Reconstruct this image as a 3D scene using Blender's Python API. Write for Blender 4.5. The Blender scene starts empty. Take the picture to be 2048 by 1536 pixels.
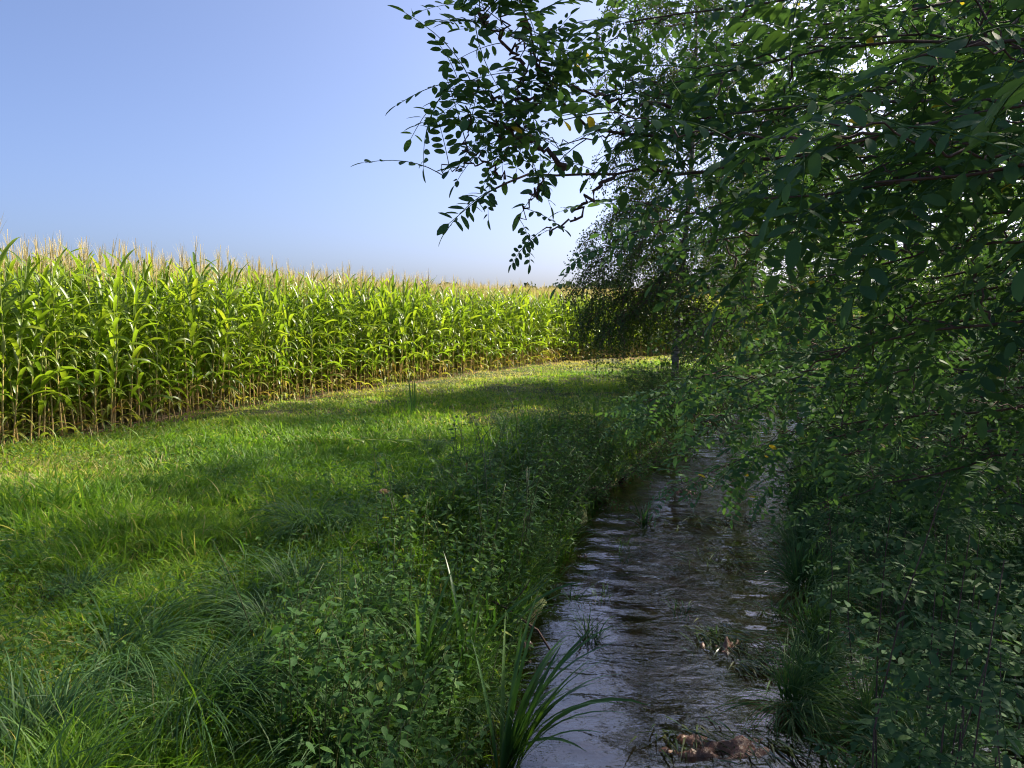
import bpy, math, random
import numpy as np
from mathutils import Vector, Matrix

# ------------------------------------------------------------------ camera, sky, sun, exposure
scene = bpy.context.scene
C = scene.collection
CAM_Z, PITCH, F = 1.70, math.atan(133.0 / 1500.0), 1500.0
SUN_AZ, SUN_EL = math.radians(58), math.radians(37.5)      # azimuth clockwise from +Y (the view direction)

cam = bpy.data.cameras.new('camera')
cam_o = bpy.data.objects.new('camera', cam); C.objects.link(cam_o)
cam.sensor_fit = 'HORIZONTAL'; cam.sensor_width = 36.0; cam.lens = 36.0 * F / 2048.0
cam.clip_start = 0.05; cam.clip_end = 3000
cam_o.location = (0, 0, CAM_Z)
cam_o.rotation_euler = (math.pi / 2 - PITCH, 0, 0)
scene.camera = cam_o

world = bpy.data.worlds.new('World'); scene.world = world; world.use_nodes = True
wn = world.node_tree; wn.nodes.clear()
sky = wn.nodes.new('ShaderNodeTexSky'); sky.sky_type = 'NISHITA'; sky.sun_disc = False
sky.sun_elevation = SUN_EL; sky.sun_rotation = SUN_AZ
sky.altitude = 100; sky.air_density = 0.6; sky.dust_density = 4.0; sky.ozone_density = 4.2
bg = wn.nodes.new('ShaderNodeBackground'); bg.inputs['Strength'].default_value = 0.115
wo = wn.nodes.new('ShaderNodeOutputWorld')
wb = wn.nodes.new('ShaderNodeMix'); wb.data_type = 'RGBA'; wb.blend_type = 'MULTIPLY'; wb.inputs[0].default_value = 1.0; wb.inputs[7].default_value = (0.96, 0.945, 1.0, 1)   # white balance of the camera
wn.links.new(sky.outputs[0], wb.inputs[6]); wn.links.new(wb.outputs[2], bg.inputs[0]); wn.links.new(bg.outputs[0], wo.inputs[0])

sun = bpy.data.lights.new('sun', 'SUN'); sun.energy = 5.0; sun.angle = math.radians(0.6); sun.color = (1.0, 0.90, 0.72)
sun_o = bpy.data.objects.new('sun', sun); C.objects.link(sun_o)
sd = Vector((math.sin(SUN_AZ) * math.cos(SUN_EL), math.cos(SUN_AZ) * math.cos(SUN_EL), math.sin(SUN_EL)))
sun_o.rotation_euler = sd.to_track_quat('Z', 'Y').to_euler(); sun_o.location = sd * 50

vs = scene.view_settings
vs.view_transform = 'Standard'; vs.look = 'None'; vs.gamma = 1.0; vs.use_curve_mapping = False
vs.exposure = 1.3
cy = scene.cycles
cy.max_bounces = 8; cy.diffuse_bounces = 5; cy.glossy_bounces = 2; cy.transmission_bounces = 5; cy.transparent_max_bounces = 8
cy.caustics_reflective = False; cy.caustics_refractive = False
cy.use_adaptive_sampling = True; cy.adaptive_threshold = 0.02
cy.use_denoising = True; cy.denoising_prefilter = 'ACCURATE'; cy.sample_clamp_indirect = 4.0; cy.filter_width = 1.1

R = math.radians
rng = np.random.default_rng(7)
random.seed(7)

# ------------------------------------------------------------------ pixel -> place (photograph 2048 x 1536)
_cp, _sp = math.cos(PITCH), math.sin(PITCH)
def ray(px, py):
    u = (px - 1024) / F; v = -(py - 768) / F
    return np.array([u, _cp + v * _sp, -_sp + v * _cp])
def at(px, py, d):                         # point seen at a pixel, d metres ahead
    r = ray(px, py); return np.array([0, 0, CAM_Z]) + r * (d / r[1])
def gp(px, py, z=0.0):                     # point seen at a pixel, at height z
    r = ray(px, py); return np.array([0, 0, CAM_Z]) + r * ((z - CAM_Z) / r[2])

# ------------------------------------------------------------------ mesh helpers
class MB:
    """collects vertices, faces, a per-vertex tint value and a material slot per face"""
    def __init__(s): s.v = []; s.f4 = []; s.f3 = []; s.t = []; s.m4 = []; s.m3 = []; s.n = 0
    def add(s, v, f4=None, f3=None, t=0.5, m=0):
        v = np.asarray(v, dtype=np.float32).reshape(-1, 3)
        s.v.append(v)
        s.t.append(np.broadcast_to(np.asarray(t, dtype=np.float32), (len(v),)))
        if f4 is not None and len(f4):
            f = np.asarray(f4).reshape(-1, 4); s.f4.append(f + s.n); s.m4.append(np.full(len(f), m))
        if f3 is not None and len(f3):
            f = np.asarray(f3).reshape(-1, 3); s.f3.append(f + s.n); s.m3.append(np.full(len(f), m))
        s.n += len(v); return s
    def merge(s, o, M=None, m=None):
        for k in ('v',):
            for a in o.v:
                if M is not None: a = a @ np.array(M.to_3x3()).T.astype(np.float32) + np.array(M.translation, dtype=np.float32)
                s.v.append(a)
        s.t += o.t
        s.f4 += [f + s.n for f in o.f4]; s.f3 += [f + s.n for f in o.f3]
        s.m4 += [x if m is None else np.full_like(x, m) for x in o.m4]; s.m3 += [x if m is None else np.full_like(x, m) for x in o.m3]
        s.n += o.n; return s
    def mesh(s, name, mats, smooth=True):
        me = bpy.data.meshes.new(name)
        v = np.concatenate(s.v) if s.v else np.zeros((0, 3), np.float32)
        f4 = np.concatenate(s.f4) if s.f4 else np.zeros((0, 4), int)
        f3 = np.concatenate(s.f3) if s.f3 else np.zeros((0, 3), int)
        me.vertices.add(len(v)); me.vertices.foreach_set('co', v.ravel())
        nl = f4.size + f3.size
        me.loops.add(nl); me.loops.foreach_set('vertex_index', np.concatenate([f4.ravel(), f3.ravel()]).astype(np.int32))
        np_ = len(f4) + len(f3); me.polygons.add(np_)
        st = np.concatenate([np.arange(len(f4)) * 4, f4.size + np.arange(len(f3)) * 3]).astype(np.int32)
        me.polygons.foreach_set('loop_start', st)
        mi = np.concatenate((s.m4 or [np.zeros(0)]) + (s.m3 or [np.zeros(0)])).astype(np.int32)
        if not isinstance(mats, (list, tuple)): mats = [mats]
        for m in mats: me.materials.append(m)
        me.polygons.foreach_set('material_index', mi)
        me.polygons.foreach_set('use_smooth', np.full(np_, smooth))
        a = me.attributes.new('v', 'FLOAT', 'POINT'); a.data.foreach_set('value', np.concatenate(s.t).astype(np.float32) if s.t else np.zeros(0, np.float32))
        me.update(calc_edges=True)
        return me

def obj(name, me, parent=None, mat=None):
    o = bpy.data.objects.new(name, me); C.objects.link(o)
    if parent is not None: o.parent = parent
    if mat is not None: o.matrix_basis = mat
    return o
def tag(o, label=None, cat=None, group=None, kind=None):
    if label: o['label'] = label
    if cat: o['category'] = cat
    if group: o['group'] = group
    if kind: o['kind'] = kind
    return o
def empty(name, loc=(0, 0, 0), rz=0.0, sc=1.0):
    o = bpy.data.objects.new(name, None); C.objects.link(o)
    o.empty_display_size = 0.1
    o.location = Vector([float(a) for a in loc]); o.rotation_euler = (0, 0, rz); o.scale = (sc, sc, sc)
    return o
def copy_thing(src, loc, rot, sc):
    r = src.copy(); C.objects.link(r)
    r.location = Vector([float(a) for a in loc]); r.rotation_euler = rot; r.scale = (sc, sc, sc)
    for ch in src.children:
        c = ch.copy(); C.objects.link(c); c.parent = r
    return r

def unit(v):
    v = np.asarray(v, float); return v / (np.linalg.norm(v, axis=-1, keepdims=True) + 1e-9)

def tube(mb, pts, rad, sides=6, t=0.5, m=0, cap=True):
    pts = np.asarray(pts, float); n = len(pts)
    rad = np.broadcast_to(np.asarray(rad, float), (n,))
    tan = np.gradient(pts, axis=0); tan = unit(tan)
    ref = np.array([0.3, 0.2, 1.0]) if abs(tan[:, 2]).mean() < 0.8 else np.array([1.0, 0.1, 0.2])
    a = unit(np.cross(tan, ref)); b = np.cross(tan, a)
    th = np.arange(sides) * 2 * math.pi / sides
    ring = pts[:, None] + rad[:, None, None] * (np.cos(th)[None, :, None] * a[:, None] + np.sin(th)[None, :, None] * b[:, None])
    i = np.arange(n - 1)[:, None] * sides; j = np.arange(sides)[None]; jn = (j + 1) % sides
    f = np.stack([i + j, i + jn, i + sides + jn, i + sides + j], -1).reshape(-1, 4)
    f3 = None
    if cap and sides >= 3:
        k = (n - 1) * sides
        f3 = [[k, k + q, k + q + 1] for q in range(1, sides - 1)]
    mb.add(ring.reshape(-1, 3), f, f3, t, m)

def blades(mb, root, head, length, width, lean, curl, segs=4, twist=0.0, t=0.5, m=0, prof=None, fold=0.0, wav=0.0):
    """many grass-like blades at once; head = heading angle, lean = start tilt from vertical, curl = extra bend by the tip"""
    root = np.asarray(root, float).reshape(-1, 3); N = len(root)
    def b(a): return np.broadcast_to(np.asarray(a, float), (N,))
    head, length, width, lean, curl, twist, t = map(b, (head, length, width, lean, curl, twist, t))
    s = np.linspace(0, 1, segs + 1)
    ph = lean[:, None] + curl[:, None] * s[None] ** 1.3
    ds = length[:, None] / segs
    hx = np.concatenate([np.zeros((N, 1)), np.cumsum(np.sin((ph[:, 1:] + ph[:, :-1]) / 2) * ds, 1)], 1)
    hz = np.concatenate([np.zeros((N, 1)), np.cumsum(np.cos((ph[:, 1:] + ph[:, :-1]) / 2) * ds, 1)], 1)
    d = np.stack([np.cos(head), np.sin(head)], -1)
    P = np.empty((N, segs + 1, 3))
    P[..., 0] = root[:, None, 0] + hx * d[:, None, 0]; P[..., 1] = root[:, None, 1] + hx * d[:, None, 1]; P[..., 2] = root[:, None, 2] + hz
    tw = twist[:, None] * s[None]
    side = np.empty_like(P)
    nx, nz = -np.cos(ph), np.sin(ph)                       # blade normal in the bending plane
    side[..., 0] = -d[:, None, 1] * np.cos(tw) + nx * d[:, None, 0] * np.sin(tw)
    side[..., 1] = d[:, None, 0] * np.cos(tw) + nx * d[:, None, 1] * np.sin(tw)
    side[..., 2] = nz * np.sin(tw)
    if prof is None: w = (1 - s ** 2.2) * 0.94 + 0.06
    else: w = np.interp(s, np.linspace(0, 1, len(prof)), prof)
    W = width[:, None] * w[None] * 0.5
    if fold > 0 or wav > 0:
        nrm = np.stack([nx * d[:, None, 0], nx * d[:, None, 1], nz], -1)
        ww = wav * np.sin(s[None] * 17 + head[:, None] * 7)[..., None] * width[:, None, None]
        ww2 = wav * np.sin(s[None] * 14 + head[:, None] * 3 + 2)[..., None] * width[:, None, None]
        f_ = fold * W[..., None]
        V = np.stack([P - side * W[..., None] + nrm * (f_ + ww), P, P + side * W[..., None] + nrm * (f_ + ww2)], 2)
        k = 3
    else:
        V = np.stack([P - side * W[..., None], P + side * W[..., None]], 2); k = 2
    base = (np.arange(N) * (segs + 1) * k)[:, None, None]
    i = (np.arange(segs) * k)[None, :, None]; q = np.arange(k - 1)[None, None]
    f = np.stack([base + i + q, base + i + q + 1, base + i + k + q + 1, base + i + k + q], -1).reshape(-1, 4)
    mb.add(V.reshape(-1, 3), f, None, np.repeat(t, (segs + 1) * k), m)

def leaves(mb, pos, axis, nrm, length, width, t=0.5, m=0, kind='kite', fold=0.25):
    """many leaves at once: kite = 2 triangles, oval = rows with a folded midrib"""
    pos = np.asarray(pos, float).reshape(-1, 3); N = len(pos)
    if N == 0: return
    a = unit(axis); sd_ = unit(np.cross(np.asarray(nrm, float), a)); n = np.cross(a, sd_)
    L = np.broadcast_to(np.asarray(length, float), (N,))[:, None]; W = np.broadcast_to(np.asarray(width, float), (N,))[:, None] * .5
    t = np.broadcast_to(np.asarray(t, float), (N,))
    if kind == 'kite':
        V = np.stack([pos, pos + a * L * .42 + sd_ * W + n * W * fold, pos + a * L, pos + a * L * .42 - sd_ * W + n * W * fold], 1)
        f3 = (np.arange(N) * 4)[:, None, None] + np.array([[0, 1, 2], [0, 2, 3]])[None]
        mb.add(V.reshape(-1, 3), None, f3.reshape(-1, 3), np.repeat(t, 4), m)
    else:
        if kind == 'oval': s = np.array([0, .22, .5, .8, 1.0]); w = np.array([.12, .82, 1, .78, .14])
        elif kind == 'lance': s = np.array([0, .2, .45, .75, 1.0]); w = np.array([.1, .8, .95, .5, .02])
        elif kind == 'heart': s = np.array([0, .12, .35, .7, 1.0]); w = np.array([.45, .95, 1, .55, .02])
        V = []
        for q in range(len(s)):
            c = pos + a * L * s[q] - n * L * (.16 * s[q] ** 2)
            V += [c - sd_ * W * w[q] + n * W * fold * w[q], c, c + sd_ * W * w[q] + n * W * fold * w[q]]
        V = np.stack(V, 1); k = len(s) * 3
        f = []
        for q in range(len(s) - 1):
            for r in range(2): f.append([q * 3 + r, q * 3 + r + 1, q * 3 + r + 4, q * 3 + r + 3])
        f = (np.arange(N) * k)[:, None, None] + np.array(f)[None]
        mb.add(V.reshape(-1, 3), f.reshape(-1, 4), None, np.repeat(t, k), m)

def rand_dirs(n, zmin=-1, zmax=1, g=rng):
    z = g.uniform(zmin, zmax, n); a = g.uniform(0, 2 * math.pi, n); r = np.sqrt(np.maximum(0, 1 - z * z))
    return np.stack([r * np.cos(a), r * np.sin(a), z], -1)

def vnoise(x, y, seed=0):
    """cheap smooth value noise"""
    xi = np.floor(x).astype(int); yi = np.floor(y).astype(int); xf = x - xi; yf = y - yi
    def h(a, b):
        n = (a * 374761393 + b * 668265263 + seed * 144665) & 0x7fffffff
        n = ((n ^ (n >> 13)) * 1274126177) & 0x7fffffff
        return ((n ^ (n >> 16)) & 0xffff) / 65535.0
    u = xf * xf * (3 - 2 * xf); w = yf * yf * (3 - 2 * yf)
    return (h(xi, yi) * (1 - u) + h(xi + 1, yi) * u) * (1 - w) + (h(xi, yi + 1) * (1 - u) + h(xi + 1, yi + 1) * u) * w

# ------------------------------------------------------------------ materials
def new_mat(name):
    m = bpy.data.materials.new(name); m.use_nodes = True; nt = m.node_tree; nt.nodes.clear()
    return m, nt, nt.nodes.new('ShaderNodeOutputMaterial')
def N_(nt, t, **kw):
    n = nt.nodes.new(t)
    for k, v in kw.items():
        if k in n.inputs: n.inputs[k].default_value = v
        else: setattr(n, k, v)
    return n
def ramp(nt, fac, stops):
    r = nt.nodes.new('ShaderNodeValToRGB'); e = r.color_ramp.elements
    while len(e) > 1: e.remove(e[-1])
    e[0].position = stops[0][0]; e[0].color = (*stops[0][1], 1)
    for p, c in stops[1:]:
        x = e.new(p); x.color = (*c, 1)
    nt.links.new(fac, r.inputs[0]); return r.outputs[0]
def leaf_mat(name, stops, trans=1.6, tw=0.4, rough=0.45, spec=0.35, tcol=(1.0, 1.0, 0.45), objr=0.35, mottle=False):
    m, nt, out = new_mat(name); L = nt.links.new
    at_ = N_(nt, 'ShaderNodeAttribute', attribute_name='v'); oi = N_(nt, 'ShaderNodeObjectInfo')
    m1 = N_(nt, 'ShaderNodeMath', operation='MULTIPLY'); m1.inputs[1].default_value = 1 - objr; L(at_.outputs['Fac'], m1.inputs[0])
    m2 = N_(nt, 'ShaderNodeMath', operation='MULTIPLY_ADD'); m2.inputs[1].default_value = objr; L(oi.outputs['Random'], m2.inputs[0]); L(m1.outputs[0], m2.inputs[2])
    m4 = m2
    if mottle:
        no = N_(nt, 'ShaderNodeTexNoise'); no.inputs['Scale'].default_value = 55; no.inputs['Detail'].default_value = 2
        geo = N_(nt, 'ShaderNodeNewGeometry'); L(geo.outputs['Position'], no.inputs['Vector'])
        m3 = N_(nt, 'ShaderNodeMath', operation='MULTIPLY_ADD'); m3.inputs[1].default_value = 0.16; L(no.outputs[0], m3.inputs[0]); L(m2.outputs[0], m3.inputs[2])
        m4 = N_(nt, 'ShaderNodeMath', operation='SUBTRACT'); m4.inputs[1].default_value = 0.08; L(m3.outputs[0], m4.inputs[0])
    col = ramp(nt, m4.outputs[0], stops)
    p = N_(nt, 'ShaderNodeBsdfPrincipled'); p.inputs['Roughness'].default_value = rough; p.inputs['Specular IOR Level'].default_value = spec
    L(col, p.inputs['Base Color'])
    tr = N_(nt, 'ShaderNodeBsdfTranslucent')
    mu = N_(nt, 'ShaderNodeMix', data_type='RGBA', blend_type='MULTIPLY'); mu.inputs[0].default_value = 1
    L(col, mu.inputs[6]); mu.inputs[7].default_value = (tcol[0] * trans, tcol[1] * trans, tcol[2] * trans, 1)
    L(mu.outputs[2], tr.inputs[0])
    mx = N_(nt, 'ShaderNodeMixShader'); mx.inputs[0].default_value = tw
    L(p.outputs[0], mx.inputs[1]); L(tr.outputs[0], mx.inputs[2]); L(mx.outputs[0], out.inputs[0])
    return m
def solid_mat(name, stops, scale=8.0, rough=0.85, bump=0.3, stretch=(1, 1, 1), detail=6, spec=0.2, obj_coords=True, bdist=0.01):
    m, nt, out = new_mat(name); L = nt.links.new
    tc = N_(nt, 'ShaderNodeTexCoord'); mp = N_(nt, 'ShaderNodeMapping'); mp.inputs['Scale'].default_value = stretch
    L(tc.outputs['Object'], mp.inputs[0])
    no = N_(nt, 'ShaderNodeTexNoise'); no.inputs['Scale'].default_value = scale; no.inputs['Detail'].default_value = detail; no.inputs['Roughness'].default_value = 0.65
    L(mp.outputs[0], no.inputs['Vector'])
    col = ramp(nt, no.outputs[0], stops)
    p = N_(nt, 'ShaderNodeBsdfPrincipled'); p.inputs['Roughness'].default_value = rough; p.inputs['Specular IOR Level'].default_value = spec
    L(col, p.inputs['Base Color'])
    if bump:
        b = N_(nt, 'ShaderNodeBump'); b.inputs['Strength'].default_value = bump; b.inputs['Distance'].default_value = bdist
        L(no.outputs[0], b.inputs['Height']); L(b.outputs[0], p.inputs['Normal'])
    L(p.outputs[0], out.inputs[0]); return m

M = {}
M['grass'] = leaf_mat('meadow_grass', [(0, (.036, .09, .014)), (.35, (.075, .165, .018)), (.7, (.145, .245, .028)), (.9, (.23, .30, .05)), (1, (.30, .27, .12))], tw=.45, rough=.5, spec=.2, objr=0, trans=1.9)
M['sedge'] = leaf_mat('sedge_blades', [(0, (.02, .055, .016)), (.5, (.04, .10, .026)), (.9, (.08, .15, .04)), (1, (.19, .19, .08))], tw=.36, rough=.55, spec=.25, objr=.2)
M['herb'] = leaf_mat('herb_leaf', [(0, (.024, .062, .022)), (.5, (.046, .112, .03)), (.9, (.085, .165, .034)), (1, (.22, .24, .05))], tw=.38, rough=.6, spec=.13, objr=.4)
M['herb_stem'] = leaf_mat('herb_stem', [(0, (.07, .06, .03)), (1, (.09, .12, .035))], tw=.1)
M['dry_stem'] = leaf_mat('dry_stem', [(0, (.14, .09, .05)), (1, (.32, .24, .13))], tw=.15)
M['locust'] = leaf_mat('locust_leaflet', [(0, (.032, .075, .038)), (.5, (.055, .122, .05)), (.9, (.085, .165, .045)), (1, (.105, .185, .045))], tw=.34, rough=.6, spec=.08, objr=.4, trans=1.5, mottle=True)
M['locust_yellow'] = leaf_mat('yellowed_leaflet', [(0, (.3, .26, .03)), (1, (.42, .3, .04))], tw=.4)
M['birch_leaf'] = leaf_mat('birch_leaf', [(0, (.03, .06, .015)), (.5, (.05, .10, .02)), (.92, (.10, .15, .025)), (1, (.25, .22, .03))], tw=.36, rough=.4, spec=.4, objr=0)
M['alder_leaf'] = leaf_mat('alder_leaf', [(0, (.04, .085, .02)), (.5, (.072, .14, .028)), (.93, (.12, .19, .035)), (1, (.3, .27, .05))], tw=.38, rough=.45, spec=.35, objr=0)
M['shrub_leaf'] = leaf_mat('shrub_leaf', [(0, (.05, .105, .045)), (.5, (.08, .165, .06)), (.95, (.12, .21, .06)), (1, (.3, .22, .08))], tw=.38, rough=.6, spec=.12, objr=.25)
M['maize_leaf'] = leaf_mat('maize_leaf', [(0, (.075, .14, .016)), (.45, (.14, .215, .02)), (.85, (.22, .285, .028)), (1, (.31, .32, .045))], tw=.46, rough=.36, spec=.5, objr=.45, trans=2.0, mottle=True)
M['maize_dry'] = leaf_mat('maize_dry_leaf', [(0, (.13, .19, .03)), (.5, (.26, .28, .05)), (.8, (.36, .28, .09)), (1, (.34, .17, .07))], tw=.4, objr=.6)
M['maize_stalk'] = leaf_mat('maize_stalk', [(0, (.40, .25, .11)), (.35, (.42, .33, .11)), (.6, (.22, .25, .06)), (1, (.13, .2, .04))], tw=.08, rough=.4, objr=.12)
M['maize_tassel'] = leaf_mat('maize_tassel', [(0, (.38, .31, .15)), (.5, (.46, .37, .2)), (1, (.46, .39, .17))], tw=.3, objr=.6, rough=.7)
M['maize_husk'] = leaf_mat('maize_husk', [(0, (.16, .24, .06)), (1, (.36, .36, .14))], tw=.15)
M['iris'] = leaf_mat('iris_blade', [(0, (.025, .07, .018)), (.6, (.05, .125, .025)), (1, (.09, .17, .03))], tw=.33, rough=.35, spec=.45, objr=.5)
M['weed'] = leaf_mat('water_weed', [(0, (.02, .035, .015)), (.5, (.04, .07, .02)), (1, (.14, .13, .06))], tw=.2, rough=.25, spec=.6, objr=0)
M['bark'] = solid_mat('rough_bark', [(.3, (.035, .027, .02)), (.7, (.12, .095, .07))], 14, bump=.8, stretch=(1, 1, .25))
M['twig'] = solid_mat('brown_twig', [(.3, (.05, .032, .026)), (.7, (.14, .09, .075))], 60, bump=.3)
M['birch_bark'] = solid_mat('birch_bark', [(.38, (.04, .035, .03)), (.52, (.20, .18, .16)), (.75, (.42, .40, .37))], 5, bump=.4, stretch=(.8, .8, 3.5))
M['far'] = leaf_mat('far_wood', [(0, (.03, .05, .02)), (1, (.07, .10, .035))], tw=.25)
M['mud'] = solid_mat('wet_red_mud', [(.3, (.06, .024, .012)), (.55, (.20, .08, .035)), (.75, (.36, .19, .10))], 22, rough=.3, bump=1.0, spec=.6, bdist=.02)
M['stone'] = solid_mat('wet_stone', [(.3, (.10, .06, .04)), (.7, (.28, .17, .10))], 12, rough=.35, bump=.5, spec=.5)
M['flower'] = leaf_mat('seed_head', [(0, (.30, .2, .15)), (1, (.5, .38, .3))], tw=.25, rough=.8)
M['red_seed'] = leaf_mat('red_seed', [(0, (.22, .06, .035)), (1, (.34, .12, .06))], tw=.2, rough=.8)

# ground: soil, thatch and stream bed by height and noise
def ground_mat():
    m, nt, out = new_mat('ground_soil'); L = nt.links.new
    geo = N_(nt, 'ShaderNodeNewGeometry')
    n1 = N_(nt, 'ShaderNodeTexNoise'); n1.inputs['Scale'].default_value = 1.3; n1.inputs['Detail'].default_value = 8; L(geo.outputs['Position'], n1.inputs['Vector'])
    n2 = N_(nt, 'ShaderNodeTexNoise'); n2.inputs['Scale'].default_value = 28; n2.inputs['Detail'].default_value = 6; L(geo.outputs['Position'], n2.inputs['Vector'])
    base = ramp(nt, n1.outputs[0], [(.3, (.045, .055, .018)), (.5, (.06, .075, .022)), (.7, (.11, .085, .04))])
    n3 = N_(nt, 'ShaderNodeTexNoise'); n3.inputs['Scale'].default_value = 3.2; n3.inputs['Detail'].default_value = 7; n3.inputs['Roughness'].default_value = .7; L(geo.outputs['Position'], n3.inputs['Vector'])
    bed = ramp(nt, n3.outputs[0], [(.32, (.03, .016, .010)), (.48, (.12, .058, .034)), (.6, (.24, .12, .07)), (.75, (.34, .2, .13))])
    soil = ramp(nt, n2.outputs[0], [(.3, (.07, .05, .032)), (.6, (.15, .105, .065)), (.78, (.26, .19, .11))])
    at_ = N_(nt, 'ShaderNodeAttribute', attribute_name='v')          # 0 meadow, 0.5 stream bed, 1 ploughed field
    a = N_(nt, 'ShaderNodeMapRange'); a.inputs['From Min'].default_value = 0.1; a.inputs['From Max'].default_value = 0.45; L(at_.outputs['Fac'], a.inputs[0])
    b = N_(nt, 'ShaderNodeMapRange'); b.inputs['From Min'].default_value = 0.6; b.inputs['From Max'].default_value = 0.9; L(at_.outputs['Fac'], b.inputs[0])
    x1 = N_(nt, 'ShaderNodeMix', data_type='RGBA'); L(a.outputs[0], x1.inputs[0]); L(base, x1.inputs[6]); L(bed, x1.inputs[7])
    x2 = N_(nt, 'ShaderNodeMix', data_type='RGBA'); L(b.outputs[0], x2.inputs[0]); L(x1.outputs[2], x2.inputs[6]); L(soil, x2.inputs[7])
    p = N_(nt, 'ShaderNodeBsdfPrincipled'); p.inputs['Roughness'].default_value = .85; p.inputs['Specular IOR Level'].default_value = .2
    L(x2.outputs[2], p.inputs['Base Color'])
    bp = N_(nt, 'ShaderNodeBump'); bp.inputs['Strength'].default_value = .8; bp.inputs['Distance'].default_value = .03
    L(n2.outputs[0], bp.inputs['Height']); L(bp.outputs[0], p.inputs['Normal'])
    L(p.outputs[0], out.inputs[0]); return m
M['ground'] = ground_mat()

def water_mat():
    m, nt, out = new_mat('stream_water'); L = nt.links.new
    geo = N_(nt, 'ShaderNodeNewGeometry')
    def noise(sc, stretch, det):
        mp = N_(nt, 'ShaderNodeMapping'); mp.inputs['Scale'].default_value = stretch; mp.inputs['Rotation'].default_value = (0, 0, R(14)); L(geo.outputs['Position'], mp.inputs[0])
        n = N_(nt, 'ShaderNodeTexNoise'); n.inputs['Scale'].default_value = sc; n.inputs['Detail'].default_value = det; n.inputs['Distortion'].default_value = .6; L(mp.outputs[0], n.inputs['Vector'])
        return n.outputs[0]
    a = noise(4.2, (1, 2.6, 1), 1.5); b = noise(13, (1, 1.8, 1), 1.5)
    ad = N_(nt, 'ShaderNodeMath', operation='MULTIPLY_ADD'); ad.inputs[1].default_value = .35; L(b, ad.inputs[0]); L(a, ad.inputs[2])
    bp = N_(nt, 'ShaderNodeBump'); bp.inputs['Strength'].default_value = .75; bp.inputs['Distance'].default_value = .013; L(ad.outputs[0], bp.inputs['Height'])
    mod = N_(nt, 'ShaderNodeMapRange'); mod.inputs['From Min'].default_value = .4; mod.inputs['From Max'].default_value = .62; mod.inputs['To Min'].default_value = .12; mod.inputs['To Max'].default_value = 1.0
    L(noise(1.1, (1.6, .7, 1), 2.0), mod.inputs[0]); L(mod.outputs[0], bp.inputs['Strength'])
    gl = N_(nt, 'ShaderNodeBsdfGlossy'); gl.inputs['Roughness'].default_value = .015; gl.inputs['Color'].default_value = (1, 1, 1, 1); L(bp.outputs[0], gl.inputs['Normal'])
    tr = N_(nt, 'ShaderNodeBsdfTransparent'); tr.inputs[0].default_value = (.86, .70, .56, 1)
    fr = N_(nt, 'ShaderNodeFresnel'); fr.inputs['IOR'].default_value = 2.2; L(bp.outputs[0], fr.inputs['Normal'])
    mx = N_(nt, 'ShaderNodeMixShader'); L(fr.outputs[0], mx.inputs[0]); L(tr.outputs[0], mx.inputs[1]); L(gl.outputs[0], mx.inputs[2])
    L(mx.outputs[0], out.inputs[0]); return m
M['water'] = water_mat()

# ------------------------------------------------------------------ terrain and stream
WATER_Z = -0.70
SL = np.array([(-.6, -4), (-.5, 1), (-.2, 4), (.2, 6.3), (.5, 7.3), (.72, 8.5), (1.15, 9.8), (2.2, 12.4), (3.9, 16), (6.8, 21.5), (11.5, 30), (22, 46)], float)
SR = np.array([(2.4, -4), (2.9, 1), (2.9, 4), (2.8, 5.2), (2.85, 6.6), (3.7, 9.9), (5.0, 13), (6.6, 16.6), (9.6, 22), (14.5, 30), (25, 45)], float)
def resample(P, n):
    s = np.concatenate([[0], np.cumsum(np.linalg.norm(np.diff(P, axis=0), axis=1))]); q = np.linspace(0, s[-1], n)
    Q = np.stack([np.interp(q, s, P[:, k]) for k in range(P.shape[1])], -1)
    for _ in range(3): Q[1:-1] = Q[1:-1] * .5 + (Q[:-2] + Q[2:]) * .25
    return Q
SLr, SRr = resample(SL, 160), resample(SR, 160)
SC = (SLr + SRr) / 2; SW = np.linalg.norm(SRr - SLr, axis=1) / 2
ST = unit(np.gradient(SC, axis=0))
ME = resample(np.array([(-9.5, 1.5), (-6.75, 8.8), (-6.1, 10.3), (-4.45, 15.4), (-1.5, 22), (2.0, 29), (6.5, 33.5), (14, 38), (40, 46)], float), 200)   # field edge
MT = unit(np.gradient(ME, axis=0))

def nearest(P, T, x, y):
    x = np.asarray(x, float).ravel(); y = np.asarray(y, float).ravel()
    D = np.empty(len(x)); I = np.empty(len(x), int)
    for k in range(0, len(x), 20000):
        dx = x[k:k + 20000, None] - P[None, :, 0]; dy = y[k:k + 20000, None] - P[None, :, 1]
        d2 = dx * dx + dy * dy; i = d2.argmin(1); I[k:k + 20000] = i; D[k:k + 20000] = np.sqrt(d2[np.arange(len(i)), i])
    side = (x - P[I, 0]) * T[I, 1] - (y - P[I, 1]) * T[I, 0]     # > 0: to the right of the direction of travel
    return D, I, side
def stream_e(x, y):
    D, I, s = nearest(SC, ST, x, y); return D - SW[I], s
def field_m(x, y):
    D, I, s = nearest(ME, MT, x, y); return np.where(s < 0, D, -D)     # > 0 inside the maize field
def sstep(a, b, x):
    t = np.clip((x - a) / (b - a), 0, 1); return t * t * (3 - 2 * t)
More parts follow.
